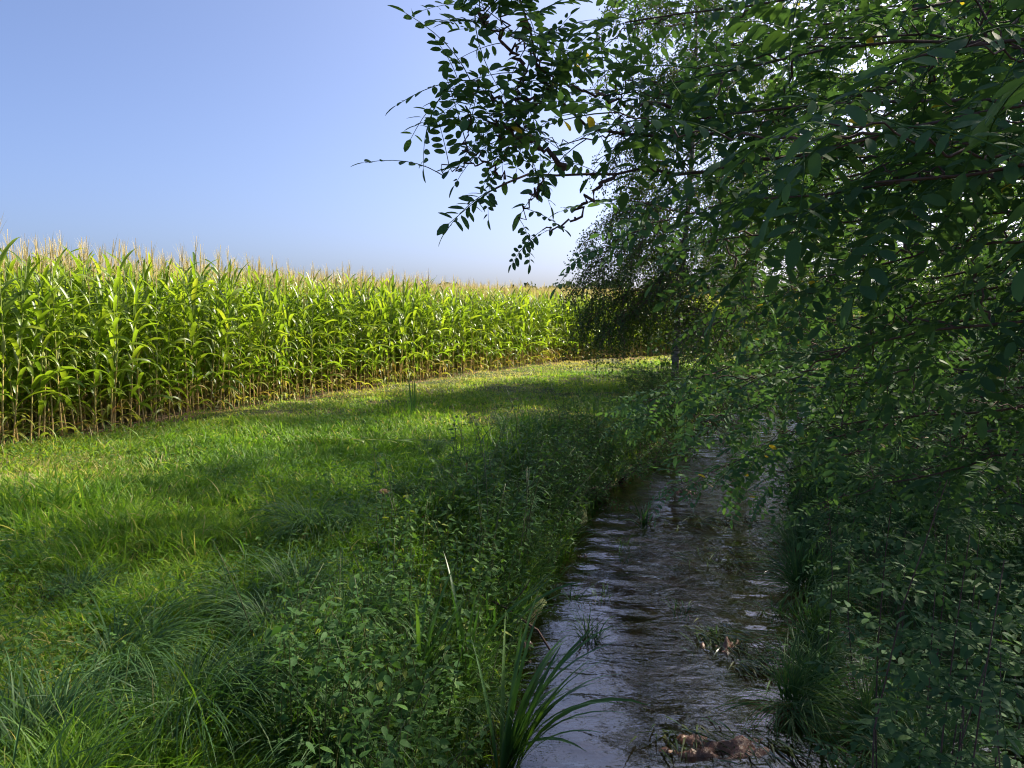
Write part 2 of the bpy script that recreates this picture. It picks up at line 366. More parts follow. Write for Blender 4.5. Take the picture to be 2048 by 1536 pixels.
def tz(x, y):
    x = np.asarray(x, float); y = np.asarray(y, float); sh = x.shape
    e, s = stream_e(x, y); fm = field_m(x, y); xr, yr = x.ravel(), y.ravel()
    n1 = vnoise(xr * .7, yr * .7, 1) - .5; n2 = vnoise(xr * 2.3, yr * 2.3, 2) - .5; n3 = vnoise(xr * 6, yr * 6, 3) - .5
    e2 = e + n2 * .25
    left = -.02 + .10 * n1 + .09 * n2 + .04 * n3
    right = -.15 + .30 * sstep(.6, 4, e) + .12 * n1 + .10 * n2 + .05 * n3
    top = np.where(s < 0, left, right)
    bed = -.86 - .06 * n1 + .08 * n2 + .03 * n3
    z = bed + (top - bed) * (sstep(-.12, .16, e2) * .42 + sstep(.05, .95, e2) * .58)
    z = z + .05 * np.clip(fm - 1.5, 0, 60) * (1 - sstep(60, 200, yr)) + n1 * .0
    return z.reshape(sh)

def axis_pts(lo, a, b, hi, step, n):
    g = np.linspace(0, 1, n + 1)[1:] ** 2.6
    return np.concatenate([(a - (a - lo) * g)[::-1], np.arange(a, b, step), b + (hi - b) * np.concatenate([[0], g])])
gx = axis_pts(-500, -9.5, 11, 600, .13, 30); gy = axis_pts(-40, 1.2, 27, 900, .15, 34)
X, Y = np.meshgrid(gx, gy)
Z = tz(X, Y)
e_, s_ = stream_e(X, Y); fm_ = field_m(X, Y)
tv = np.where((e_ < .3) & (Z.ravel() < WATER_Z - .03), .5, 0.0); tv = np.where(fm_ > .05, 1.0, tv)
nx_, ny_ = len(gx), len(gy)
ii = (np.arange(ny_ - 1)[:, None] * nx_ + np.arange(nx_ - 1)[None]).ravel()
g = MB(); g.add(np.stack([X, Y, Z], -1), np.stack([ii, ii + 1, ii + nx_ + 1, ii + nx_], -1), None, tv.ravel())
tag(obj('ground', g.mesh('ground', M['ground'])), kind='structure')

# water sheet along the stream, with real ripples
def build_water():
    L_, R_ = resample(SL, 900), resample(SR, 900)
    k = 90; q = np.linspace(-.12, 1.12, k)
    P = L_[:, None] * (1 - q)[None, :, None] + R_[:, None] * q[None, :, None]
    x, y = P[..., 0], P[..., 1]; z = np.full(x.shape, WATER_Z)
    g2 = np.random.default_rng(3)
    amp = .25 + 1.6 * np.clip(vnoise(x * .9, y * .6, 11) - .15, 0, 1)
    zz = 0
    for _ in range(26):
        a = g2.normal(R(80), .55); wl = g2.uniform(.10, .42); ph = g2.uniform(0, 6.28)
        zz = zz + np.sin((x * math.cos(a) + y * math.sin(a)) * 6.283 / wl + ph + 2.5 * vnoise(x * 1.7, y * 1.7, int(g2.integers(99)))) * wl * .0034
    z = z + zz * amp
    n, mcols = x.shape; ii = (np.arange(n - 1)[:, None] * mcols + np.arange(mcols - 1)[None]).ravel()
    mb = MB(); mb.add(np.stack([x, y, z], -1), np.stack([ii, ii + 1, ii + mcols + 1, ii + mcols], -1))
    tag(obj('stream', mb.mesh('stream', M['water'])), kind='structure')
build_water()

# ------------------------------------------------------------------ maize
def maize_variant(seed):
    g = np.random.default_rng(seed); parts = []
    H = g.uniform(2.25, 2.5); lean = g.normal(0, .02, 2)
    n = 9; s = np.linspace(0, 1, n)
    P = np.stack([lean[0] * s ** 2 * H + .01 * np.sin(s * 9), lean[1] * s ** 2 * H, s * H - .04], -1)
    st = MB(); tube(st, P, .0135 * (1 - s * .65), 6, np.repeat(np.clip(s * 1.15 - .05, 0, 1), 6)); parts.append(('stalk', st, 'maize_stalk'))
    nl = 15; az0 = g.uniform(0, 6.28)
    for i in range(nl):
        f = .05 + .87 * i / (nl - 1) + g.normal(0, .012)
        f = min(max(f, .04), .985)
        p = np.array([np.interp(f, s, P[:, k]) for k in range(3)])
        az = az0 + math.pi * i + g.normal(0, .35)
        dry = f < .14 + g.normal(0, .08)
        lb = MB()
        if dry:
            L_, W_ = g.uniform(.42, .62), g.uniform(.03, .05); le, cu = g.uniform(.5, .9), g.uniform(2.0, 2.7)
        elif f > .8:
            L_, W_ = g.uniform(.42, .6), g.uniform(.045, .062); le, cu = g.uniform(.2, .45), g.uniform(.2, 1.3)
        else:
            L_, W_ = g.uniform(.55, .82), g.uniform(.055, .08); le, cu = g.uniform(.22, .5), (g.uniform(1.7, 2.7) if f < .5 else g.uniform(1.0, 2.3))
        blades(lb, [p], az, L_, W_, le, cu, 9, g.normal(0, .7), g.uniform(0, 1), 0, prof=[.45, .8, 1, 1, .9, .72, .45, .04], fold=.35, wav=.07)
        parts.append(('leaf', lb, 'maize_dry' if dry else 'maize_leaf'))
    top = P[-1]; tb = MB(); tube(tb, [top, top + [0, 0, .16], top + [.005, 0, .34 + g.uniform(0, .06)]], [.006, .005, .003], 3, .5)
    k = 8; blades(tb, np.repeat([top], k, 0) + np.stack([np.zeros(k), np.zeros(k), g.uniform(.02, .16, k)], -1), g.uniform(0, 6.28, k), g.uniform(.2, .36, k), .0055, g.uniform(.1, .42, k), g.uniform(-.2, .4, k), 3, 0, g.uniform(0, 1, k))
    parts.append(('tassel', tb, 'maize_tassel'))
    if seed % 2 == 0:
        f = .47; p = np.array([np.interp(f, s, P[:, k]) for k in range(3)]); az = az0 + 1.2
        d = unit(np.array([math.cos(az) * .35, math.sin(az) * .35, 1])); q = np.linspace(0, 1, 7)
        cb = MB(); tube(cb, p + d[None] * q[:, None] * .24, .024 * np.array([.4, .85, 1, 1, .85, .5, .12]), 7, .5); parts.append(('cob', cb, 'maize_husk'))
    return parts
NV = 8
maize_parts = [maize_variant(100 + i) for i in range(NV)]
maize_meshes = [[(nm, mb.mesh('maize_' + nm, M[mt])) for nm, mb, mt in v] for v in maize_parts]
slots = ['maize_stalk', 'maize_leaf', 'maize_dry', 'maize_tassel', 'maize_husk']
maize_joined = []
for v in maize_parts:
    j = MB()
    for nm, mb, mt in v: j.merge(mb, None, slots.index(mt))
    maize_joined.append(j.mesh('maize_plant_joined', [M[s] for s in slots]))

# plants stand in rows along the field edge
ms = np.concatenate([[0], np.cumsum(np.linalg.norm(np.diff(ME, axis=0), axis=1))])
def row_points(off, step, s0, s1, g):
    q = np.arange(s0, s1, step) + g.normal(0, step * .18, len(np.arange(s0, s1, step)))
    x = np.interp(q, ms, ME[:, 0]); y = np.interp(q, ms, ME[:, 1]); tx = np.interp(q, ms, MT[:, 0]); ty = np.interp(q, ms, MT[:, 1])
    x = x - ty * off; y = y + tx * off
    return np.stack([x + g.normal(0, .03, len(x)), y + g.normal(0, .03, len(x))], -1)
gm = np.random.default_rng(21)
front = np.concatenate([row_points(.25, .125, 6.6, 46, gm), row_points(.75, .135, 6.6, 40, gm)])
vis = (np.abs(front[:, 0] / front[:, 1]) < .72)
side_pts = front[~vis]; front = front[vis]; dist = np.hypot(front[:, 0], front[:, 1]); order = np.argsort(dist)
near_pts = front[order[:300]]; rest = [front[order[300:]], side_pts]
for r in range(2, 90):
    off = .25 + .6 * r if r < 30 else .25 + .6 * 30 + (r - 30) * .9
    rest.append(row_points(off, .14 if r < 6 else (.19 if r < 20 else .34), 5.5, 75, gm))
rest = np.concatenate(rest); rest = rest[(rest[:, 1] > 5) & (rest[:, 0] / rest[:, 1] > -.98) & (rest[:, 0] / rest[:, 1] < .75)]
MG = 'maize plants in the two front rows of the field'
zz = tz(near_pts[:, 0], near_pts[:, 1])
for i, (x, y) in enumerate(near_pts):
    v = int(gm.integers(NV)); e = empty('maize_plant', (x, y, zz[i]), gm.uniform(0, 6.28), gm.uniform(.86, 1.10))
    e.rotation_euler[0] = gm.normal(0, .055); e.rotation_euler[1] = gm.normal(0, .055)
    tag(e, 'tall green maize plant with tan tassel in the front rows beside the grass', 'maize plant', MG)
    for nm, me in maize_meshes[v]: obj(nm, me, e)

# instancing for masses nobody could count
def instance_stuff(name, pts, rotz, sc, meshes, label, cat, tilt=None, idx=None):
    col = bpy.data.collections.new(name + '_kinds')
    for k, me in enumerate(meshes):
        o = bpy.data.objects.new('%s_kind_%02d' % (name, k), me); col.objects.link(o)
    me = bpy.data.meshes.new(name); me.vertices.add(len(pts)); me.vertices.foreach_set('co', np.asarray(pts, np.float32).ravel())
    a = me.attributes.new('rot', 'FLOAT_VECTOR', 'POINT')
    rv = np.zeros((len(pts), 3), np.float32); rv[:, 2] = rotz
    if tilt is not None: rv[:, :2] = tilt
    a.data.foreach_set('vector', rv.ravel())
    a = me.attributes.new('sc', 'FLOAT', 'POINT'); a.data.foreach_set('value', np.asarray(sc, np.float32))
    a = me.attributes.new('idx', 'INT', 'POINT'); a.data.foreach_set('value', (np.asarray(idx) if idx is not None else rng.integers(0, len(meshes), len(pts))).astype(np.int32))
    o = obj(name, me); ng = bpy.data.node_groups.new(name, 'GeometryNodeTree')
    ng.interface.new_socket('Geometry', in_out='INPUT', socket_type='NodeSocketGeometry'); ng.interface.new_socket('Geometry', in_out='OUTPUT', socket_type='NodeSocketGeometry')
    n = ng.nodes; L = ng.links.new
    gi, go = n.new('NodeGroupInput'), n.new('NodeGroupOutput')
    ci = n.new('GeometryNodeCollectionInfo'); ci.inputs['Collection'].default_value = col; ci.inputs['Separate Children'].default_value = True; ci.inputs['Reset Children'].default_value = True
    ip = n.new('GeometryNodeInstanceOnPoints'); ip.inputs['Pick Instance'].default_value = True
    def attr(nm, dt):
        x = n.new('GeometryNodeInputNamedAttribute'); x.data_type = dt; x.inputs['Name'].default_value = nm; return x.outputs['Attribute']
    L(gi.outputs[0], ip.inputs['Points']); L(ci.outputs[0], ip.inputs['Instance']); L(attr('idx', 'INT'), ip.inputs['Instance Index'])
    e2r = n.new('FunctionNodeEulerToRotation'); L(attr('rot', 'FLOAT_VECTOR'), e2r.inputs[0]); L(e2r.outputs[0], ip.inputs['Rotation'])
    L(attr('sc', 'FLOAT'), ip.inputs['Scale']); L(ip.outputs[0], go.inputs[0])
    md = o.modifiers.new('scatter', 'NODES'); md.node_group = ng
    return tag(o, label, cat, kind='stuff')
instance_stuff('maize_field', np.stack([rest[:, 0], rest[:, 1], tz(rest[:, 0], rest[:, 1])], -1), gm.uniform(0, 6.28, len(rest)), gm.uniform(.93, 1.1, len(rest)), maize_joined,
               'wide field of tasselled maize behind the front rows', 'maize', tilt=gm.normal(0, .035, (len(rest), 2)))

# ------------------------------------------------------------------ trees
def make_tree(seed, H, r0, base, CR, n_limb, droop, leaf, n_twig, n_leaf, twig_len, lean=(0, 0), extra=(), leaf_kind='kite', trunk_pts=None, up=.75, taper=.7):
    g = np.random.default_rng(seed)
    s = np.linspace(0, 1, 12)
    T = np.stack([lean[0] * s ** 1.5 + .12 * np.sin(s * 5 + seed), lean[1] * s ** 1.5 + .12 * np.cos(s * 4 + seed), s * H - .15], -1)
    tr = MB(); tube(tr, T, r0 * (1 - s) ** .75 + .012, 9)
    limbs = []
    for i in range(n_limb):
        f = base + (.97 - base) * ((i + g.uniform(0, 1)) / n_limb); p = np.array([np.interp(f, s, T[:, k]) for k in range(3)])
        az = i * 2.4 + g.normal(0, .4); q = (f - base) / (1 - base)
        L_ = CR * (1.05 - taper * q ** 2) * g.uniform(.75, 1.15)
        e0 = up * (.5 + .7 * q) + g.normal(0, .1)
        limbs.append((p, az, L_, e0, droop * g.uniform(.7, 1.3)))
    for (h, az, L_, e0, dr) in extra:
        p = np.array([np.interp((h + .15) / H, s, T[:, k]) for k in range(3)]); limbs.append((p, az, L_, e0, dr))
    lm = []; tw = MB(); pos = []; axs = []
    for (p, az, L_, e0, dr) in limbs:
        n = 8; q = np.linspace(0, 1, n); el = e0 - dr * q ** 1.2; azv = az + .35 * np.sin(q * 4 + az * 3) * q
        d = np.stack([np.cos(el) * np.cos(azv), np.cos(el) * np.sin(azv), np.sin(el)], -1)
        P = p + np.concatenate([[[0, 0, 0]], np.cumsum(d[:-1] * L_ / (n - 1), 0)])
        l = MB(); tube(l, P, np.maximum(.012, .11 * r0 ** .5 * L_ / CR * .5) * (1 - q * .88), 5); lm.append(l)
        nt = max(3, int(n_twig * L_ / CR))
        for k in range(nt):
            f = .18 + .82 * (k + g.uniform(0, 1)) / nt; c = np.array([np.interp(f, q, P[:, j]) for j in range(3)])
            d0 = unit(np.array([np.interp(f, q, d[:, j]) for j in range(3)]) * .7 + rand_dirs(1, -.6, .8, g)[0])
            tl = twig_len * g.uniform(.5, 1.25); m = 5; pp = [c]; dd = d0
            for j in range(m - 1):
                dd = unit(dd + np.array([0, 0, -.32 * droop]) + g.normal(0, .14, 3)); pp.append(pp[-1] + dd * tl / (m - 1))
            pp = np.array(pp); tube(tw, pp, [.008, .006, .005, .004, .002], 3, cap=False)
            nl = int(n_leaf * tl / twig_len * g.uniform(.7, 1.3)); fr = g.uniform(.08, 1.0, nl) * (m - 1)
            i0 = np.minimum(fr.astype(int), m - 2); ff = (fr - i0)[:, None]
            pos.append(pp[i0] * (1 - ff) + pp[i0 + 1] * ff + g.normal(0, .055 * twig_len, (nl, 3)))
            axs.append(unit(rand_dirs(nl, -1, .6, g) + np.array([0, 0, -.5])))
    pos = np.concatenate(pos); axs = np.concatenate(axs); n = len(pos)
    cr = MB(); cr.merge(tw, None, 1)
    leaves(cr, pos, axs, rand_dirs(n, -.2, 1, g), leaf * g.uniform(.7, 1.25, n), leaf * .78 * g.uniform(.8, 1.2, n), np.clip(g.beta(2, 2.4, n) + (g.random(n) < .015) * .6, 0, 1), 0, leaf_kind)
    return tr, lm, cr
def tree_thing(name, loc, built, bark, leafm, label, cat, group=None, rz=0, sc=1.0):
    tr, lm, cr = built; e = empty(name, loc, rz, sc); tag(e, label, cat, group)
    obj('trunk', tr.mesh('trunk', M[bark]), e)
    for l in lm: obj('limb', l.mesh('limb', M[bark if bark == 'bark' else 'twig']), e)
    obj('crown', cr.mesh('crown', [M[leafm], M['twig']]), e)
    return e
def G(x, y): return (x, y, float(tz(np.array([x]), np.array([y]))[0]))

# birch standing on the left bank where the stream bends; its low boughs hang in front of the maize
bA = make_tree(11, 10.0, .08, .14, 2.9, 42, 1.6, .055, 44, 40, 1.05, lean=(.2, 0), taper=.4,
               extra=[(3.6, R(180), 3.2, .05, 1.3), (3.9, R(200), 3.1, .1, 1.5), (3.3, R(165), 2.8, .0, 1.3), (4.4, R(188), 3.0, .2, 1.6), (2.6, R(180), 2.6, .0, 1.1), (2.3, R(205), 2.3, .05, 1.1), (2.6, R(195), 1.6, 0, 1.4), (3.0, R(230), 1.8, 0.1, 1.6)] + [(1.6 + .22 * k, 2.4 * k, 1.9, .3, 1.6) for k in range(18)])
tree_thing('birch_tree', G(3.95, 17.6), bA, 'birch_bark', 'birch_leaf', 'birch with low drooping boughs hanging before the far maize and sunny grass', 'tree')
bB = make_tree(12, 10.4, .11, .06, 2.9, 48, 1.4, .065, 50, 40, 1.0, taper=.4)
tree_thing('birch_tree', G(8.4, 23.0), bB, 'birch_bark', 'birch_leaf', 'tall birch with pale trunk rising behind the drooping birch', 'tree')
aC = make_tree(13, 11.2, .15, .06, 3.0, 52, .9, .065, 34, 36, .9, taper=.45, leaf_kind='kite')
tree_thing('alder_tree', G(6.0, 11.6), aC, 'bark', 'alder_leaf', 'leafy alder on the stream bank behind the near locust boughs', 'tree')
aD = make_tree(14, 11.0, .15, .08, 3.0, 34, .9, .065, 28, 34, .95)
tree_thing('alder_tree', G(9.0, 15.8), aD, 'bark', 'alder_leaf', 'dense dark alder farther along the bank beyond the nearer alder', 'tree')
# the row goes on past the frame and along the stream
trow = [(7.9, 7.2, .85), (13.5, 23, .9), (11.5, 19, .9), (18, 29, 1.0), (13.0, 12.5, .95), (10.2, 9.2, .9), (6.5, 9.1, .92)]
srcs = []
for k, (x, y, sc) in enumerate(trow):
    srcs.append((x, y, sc))
aE = make_tree(15, 10.5, .15, .1, 3.0, 26, .9, .08, 20, 22, .95)
protoE = tree_thing('alder_tree', G(trow[0][0], trow[0][1]), aE, 'bark', 'alder_leaf', 'alder of the shady bank row seen in gaps behind the shrubs', 'tree', 'alders of the bank row', 1.0, trow[0][2])
for k, (x, y, sc) in enumerate(trow[1:]): copy_thing(protoE, G(x, y), (0, 0, 1.3 * k), sc)

# far wood behind the maize
def far_wood():
    g = np.random.default_rng(5); mb = MB()
    for k in range(46):
        px = g.uniform(880, 1900); d = g.uniform(150, 190); top = at(px, g.uniform(563, 582) + (px > 1150) * g.uniform(-14, 6), d); n = 420
        w = g.uniform(3, 5); c = np.array([top[0], top[1], top[2] - 4])
        q = rand_dirs(n, -1, 1, g) * g.uniform(.6, 1, (n, 1)) * np.array([w, w, 4.0]); 
        leaves(mb, c + q, rand_dirs(n, -1, 1, g), rand_dirs(n, -1, 1, g), 1.1, 1.0, g.uniform(0, 1, n))
        tube(mb, [[c[0], c[1], -1], c], [.25, .1], 5)
    tag(obj('far_treeline', mb.mesh('far_treeline', M['far'])), 'distant row of trees just showing over the maize tassels', 'treeline', kind='stuff')
far_wood()

# ------------------------------------------------------------------ shrubs and thicket of the right bank
def make_shrub(seed, H, W, n_stem, leaf, n_leaf, kind='kite', thick=.012):
    g = np.random.default_rng(seed); st = MB(); cr = MB(); pos = []; axs = []
    for k in range(n_stem):
        az = g.uniform(0, 6.28); L_ = H * g.uniform(.6, 1.15); m = 7; dd = unit(np.array([math.cos(az) * .5 * W / H, math.sin(az) * .5 * W / H, 1])); p = np.array([math.cos(az), math.sin(az), 0]) * g.uniform(0, .12); pp = [p - [0, 0, .1]]
        for j in range(m - 1):
            dd = unit(dd + np.array([math.cos(az), math.sin(az), -.6]) * .10 * W / H + g.normal(0, .1, 3)); pp.append(pp[-1] + dd * L_ / (m - 1))
        pp = np.array(pp); tube(st, pp, thick * (1 - np.linspace(0, .85, m)), 5)
        for b_ in range(7):
            f = g.uniform(.25, 1) * (m - 1); i0 = min(int(f), m - 2); c = pp[i0] + (pp[i0 + 1] - pp[i0]) * (f - i0)
            d2 = unit(rand_dirs(1, -.2, .8, g)[0] + dd * .3); bl = W * .28 * g.uniform(.6, 1.3)
            q = np.linspace(0, 1, 4)[:, None]; bp = c + d2 * bl * q + np.array([0, 0, -.25]) * bl * q ** 2; tube(st, bp, [.005, .004, .003, .0015], 3, cap=False)
            nl = int(n_leaf * g.uniform(.6, 1.4)); ff = g.uniform(.1, 1.05, (nl, 1))
            pos.append(c + d2 * bl * ff + np.array([0, 0, -.25]) * bl * ff ** 2 + g.normal(0, .035, (nl, 3))); axs.append(unit(rand_dirs(nl, -.8, .5, g) + d2 * .6))
    pos = np.concatenate(pos); axs = np.concatenate(axs); n = len(pos)
    leaves(cr, pos, axs, unit(rand_dirs(n, 0, 1, g) + [0, 0, .5]), leaf * g.uniform(.7, 1.3, n), leaf * .55 * g.uniform(.8, 1.2, n), np.clip(g.beta(2, 2.4, n) + (g.random(n) < .012) * .6, 0, 1), 0, kind)
    return st.mesh('stems', M['twig']), cr.mesh('foliage', M['shrub_leaf'])
shrubs = [make_shrub(30 + k, 2.2, 2.2, 15, .062, 34) for k in range(3)] + [make_shrub(40 + k, 1.2, 1.3, 14, .055, 20) for k in range(2)]
def shrub(v, x, y, sc, label, group=None, name='bank_shrub'):
    e = empty(name, G(x, y), rng.uniform(0, 6.28), sc); tag(e, label, 'shrub', group)
    obj('stems', shrubs[v][0], e); obj('foliage', shrubs[v][1], e); return e
SHL = ['leafy shrub just behind the low shrubs of the waterside', 'tall shrub under the nearer alder', 'tall shrub between the two alders', 'shrub behind the locust saplings', 'dark shrub at the foot of the bank row', 'big shrub below the farther alder', 'shrub at the far bend of the stream', 'shrub below the tall pale-trunked birch', 'large shrub seen beyond the farther alder', 'largest shrub at the far end of the thicket', 'broad shrub deep in the dark thicket']
LOL = ['low shrub overhanging the far dark water', 'low shrub above the smaller sedge clump', 'low leafy shrub behind the sedge clumps', 'low shrub among the rear saplings', 'low shrub deep behind the saplings', 'low shrub by the far bend of the water', 'small shrub opposite the drooping birch', 'low round shrub in the middle of the dark bank']
for k, (x, y, sc) in enumerate([(5.7, 9.0, 1.15), (6.8, 10.4, 1.25), (7.9, 12.4, 1.3), (5.7, 7.6, 1.1), (7.4, 8.6, 1.3), (9.4, 12.9, 1.4), (6.4, 14.5, 1.0), (8.6, 18.2, 1.2), (11, 17, 1.5), (13, 20, 1.6), (9, 10.5, 1.5)]):
    shrub(k % 3, x, y, sc, SHL[k], 'shrubs of the right bank thicket')
for k, (x, y, sc) in enumerate([(4.6, 9.4, .9), (4.0, 7.6, .8), (4.7, 7.0, 1.0), (4.4, 5.9, 1.0), (5.3, 6.2, 1.1), (5.2, 11.6, .9), (6.1, 14.4, .9), (5.0, 8.4, 1.0)]):
    shrub(3 + k % 2, x, y, sc, LOL[k], 'low shrubs of the right bank')

for k, (x, y, sc, lab) in enumerate([(3.5, 16.4, .75, 'bush hiding the foot of the drooping birch'), (4.4, 16.6, .8, 'bush between the drooping birch and the water'), (7.9, 21.6, .9, 'bush at the foot of the tall pale-trunked birch'), (5.1, 18.3, .8, 'bush between the two birches'), (3.3, 15.7, .62, 'bush on the bank brow before the drooping birch trunk')]):
    shrub(k % 3, x, y, sc, lab, 'bushes at the birches')
for k, (x, y, sc, lab) in enumerate([(1.05, 9.9, .62, 'dark bush leaning over the left water line, nearest of the brow bushes'), (1.55, 10.9, .72, 'dark bush on the left brow behind the nearest brow bush'), (2.15, 12.0, .78, 'dark bush on the left brow where the stream turns'), (2.8, 13.2, .75, 'dark bush on the left brow past the turn of the stream'), (.62, 8.7, .5, 'small dark bush at the left water line above the iris')]):
    shrub(3 + k % 2, x, y, sc, lab, 'dark bushes on the left brow')
# ------------------------------------------------------------------ black locust close to the camera
def frond_mesh(seed, yellow=0.0):
    g = np.random.default_rng(seed); mb = MB(); n = int(g.integers(6, 9)); L_ = g.uniform(.16, .22)
    s = np.linspace(0, 1, 7); ben = g.uniform(.03, .09)
    P = np.stack([g.normal(0, .012) * s ** 2, s * L_, -ben * s ** 2], -1); tube(mb, P, .0016 * (1 - .5 * s), 3, .6, 0, False)
    pos, ax, nm, LL = [], [], [], []
    for k in range(n):
        f = .22 + .70 * k / (n - 1); c = np.array([np.interp(f, s, P[:, j]) for j in range(3)])
        for sd2 in (-1, 1):
            if g.random() < .05: continue
            a = unit(np.array([sd2 * 1.0, g.uniform(.15, .5), g.normal(-.15, .22)])); pos.append(c + a * .004); ax.append(a)
            nm.append(unit(np.array([g.normal(0, .3), g.normal(0, .25), 1]))); LL.append(g.uniform(.032, .043) * (1 - .25 * abs(f - .5)))
    pos.append(P[-1]); ax.append(unit(P[-1] - P[-2])); nm.append([0.1, 0, 1]); LL.append(.042)
    LL = np.array(LL); n2 = len(LL); y = (g.random(n2) < yellow).astype(int); t = g.uniform(.1, .9, n2)
    for k in (0, 1):
        w = y == k
        if w.any(): leaves(mb, np.array(pos)[w], np.array(ax)[w], np.array(nm)[w], LL[w], LL[w] * .45, t[w], k, 'oval', .18)
    return mb
frond_mb = [frond_mesh(200 + k) for k in range(8)] + [frond_mesh(300, .25)]
frond_me = [f.mesh('locust_leaf', [M['locust'], M['locust_yellow']]) for f in frond_mb]
def frame(pos, d, up):
    d = Vector([float(a) for a in d]).normalized(); u = Vector([float(a) for a in up]); x = d.cross(u)
    if x.length < 1e-4: x = Vector((1, 0, 0))
    x.normalize(); z = x.cross(d)
    m = Matrix((x, d, z)).transposed().to_4x4(); m.translation = Vector([float(a) for a in pos]); return m

class Locust:
    """branches through given points; leaves gathered, the 300 nearest become parts"""
    def __init__(s): s.br = []; s.tw = MB(); s.fr = []
    def branch(s, P, r0, r1, leafy=(.0, 1.0), step=.05, twigs=0, twig_len=.3, g=rng, flen=1.0, own=True, dz=-.12):
        P = resample(np.asarray(P, float), max(6, len(P) * 4)); n = len(P); q = np.linspace(0, 1, n)
        P[1:-1] += g.normal(0, .006, (n - 2, 3))
        mb = MB() if own else s.tw; tube(mb, P, r0 + (r1 - r0) * q, 6 if own else 4)
        if own: s.br.append(mb)
        ln = np.linalg.norm(np.diff(P, axis=0), axis=1).sum()
        m = int(ln * (leafy[1] - leafy[0]) / step)
        for k in range(m):
            f = leafy[0] + (leafy[1] - leafy[0]) * (k + g.uniform(.2, .8)) / m; s.leaf(P, q, f, k, g, flen, dz=dz)
        s.leaf(P, q, .995, 0, g, flen, tip=True, dz=dz)
        for k in range(twigs):
            f = leafy[0] + (1 - leafy[0]) * (k + g.uniform(0, 1)) / twigs
            c = np.array([np.interp(f, q, P[:, j]) for j in range(3)]); i = min(int(f * (n - 1)), n - 2); t = unit(P[i + 1] - P[i])
            d0 = unit(t * .8 + rand_dirs(1, -.5, .7, g)[0] * .9); L_ = twig_len * g.uniform(.5, 1.3); pp = [c]
            for j in range(4): d0 = unit(d0 + [0, 0, -.05] + g.normal(0, .12, 3)); pp.append(pp[-1] + d0 * L_ / 4)
            s.branch(pp, r1 * 1.1 + .0008, .0012, (.12, 1), step, 0, 0, g, flen, own=False, dz=dz)
    def leaf(s, P, q, f, k, g, flen, tip=False, dz=-.12):
        c = np.array([np.interp(f, q, P[:, j]) for j in range(3)]); i = min(int(f * (len(P) - 1)), len(P) - 2); t = unit(P[i + 1] - P[i])
        sd_ = unit(np.cross(t, [0, 0, 1.0])) * (1 if k % 2 else -1)
        d = unit(t) if tip else unit(t * g.uniform(.3, .9) + sd_ * g.uniform(.5, 1.1) + np.array([0, 0, g.normal(dz, .38)]))
        up = unit(np.array([g.normal(0, .35), g.normal(-.1, .35), 1.0]))
        v = 8 if g.random() < .02 else int(g.integers(0, 8))
        s.fr.append((c, frame(c, d, up) @ Matrix.Scale(flen * g.uniform(.75, 1.2), 4), v))
    def build(s, loc, label, trunk=None):
        e = empty('black_locust_tree', loc); tag(e, label, 'tree'); off = Matrix.Translation(-Vector([float(a) for a in loc]))
        o3 = np.array(loc, np.float32)
        def put(nm, mb, mt):
            mb.v = [a - o3 for a in mb.v]; return obj(nm, mb.mesh(nm, mt), e)
        if trunk is not None: put('trunk', trunk, M['bark'])
        for b in s.br: put('branch', b, M['twig'])
        put('twigs', s.tw, M['twig'])['kind'] = 'stuff'
        cp = np.array([0, 0, CAM_Z]); c = np.array([f[0] for f in s.fr]); d = np.linalg.norm(c - cp, axis=1)
        inv = (c[:, 1] > .3) & (np.abs(c[:, 0] / np.maximum(c[:, 1], .01)) < .75) & (c[:, 2] < CAM_Z + .6 * c[:, 1]); d = np.where(inv, d, d + 50)
        o_ = np.argsort(d); cr = MB()
        for r, i in enumerate(o_):
            _, m, v = s.fr[i]
            if r < 300: obj('leaf', frond_me[v], e, off @ m)
            else: cr.merge(frond_mb[v], m)
        if cr.n: put('crown', cr, [M['locust'], M['locust_yellow']])['kind'] = 'stuff'
        return e
gl_ = np.random.default_rng(77)
lo = Locust()
tb = MB(); TP = np.array([(3.9, 3.2, -.4), (3.85, 3.15, 1.0), (3.7, 3.05, 2.4), (3.5, 3.1, 4.0), (3.4, 3.3, 6.0), (3.5, 3.5, 8.0)]); tube(tb, resample(TP, 16), np.linspace(.13, .04, 16), 9)
def A(pts, d0, d1):
    n = len(pts); return [at(p[0], p[1], d0 + (d1 - d0) * i / max(1, n - 1)) for i, p in enumerate(pts)]
# boughs against the sky
lo.branch([(3.6, 3.1, 3.2)] + A([(1700, 300), (1480, 335), (1330, 345), (1232, 348), (1127, 339), (1085, 352), (1035, 352), (1015, 355), (1000, 365), (985, 380)], 2.1, 1.6), .016, .002, (.75, 1), .16, 0, .14, gl_, .72, dz=.2)
lo.branch(A([(1127, 339), (1113, 316), (1074, 288), (1055, 274), (1010, 250), (985, 245), (955, 235)], 1.62, 1.55), .006, .0015, (.3, 1), .07, 4, .10, gl_, .72, dz=.25)
lo.branch([(3.6, 3.1, 3.6)] + A([(1750, 180), (1500, 260), (1340, 290), (1232, 281), (1162, 260), (1109, 218), (1077, 183), (1049, 130), (1039, 53), (1030, -30)], 2.0, 1.5), .014, .0025, (.5, 1), .065, 11, .13, gl_, .78, dz=.15)
lo.branch(A([(1109, 218), (1060, 200), (1020, 200), (975, 190), (940, 160)], 1.6, 1.55), .004, .0015, (.3, 1), .075, 3, .10, gl_, .72, dz=.25)
lo.branch(A([(1049, 130), (1015, 95), (985, 55), (950, 35)], 1.56, 1.5), .004, .0015, (.25, 1), .06, 4, .12, gl_, .76, dz=.1)
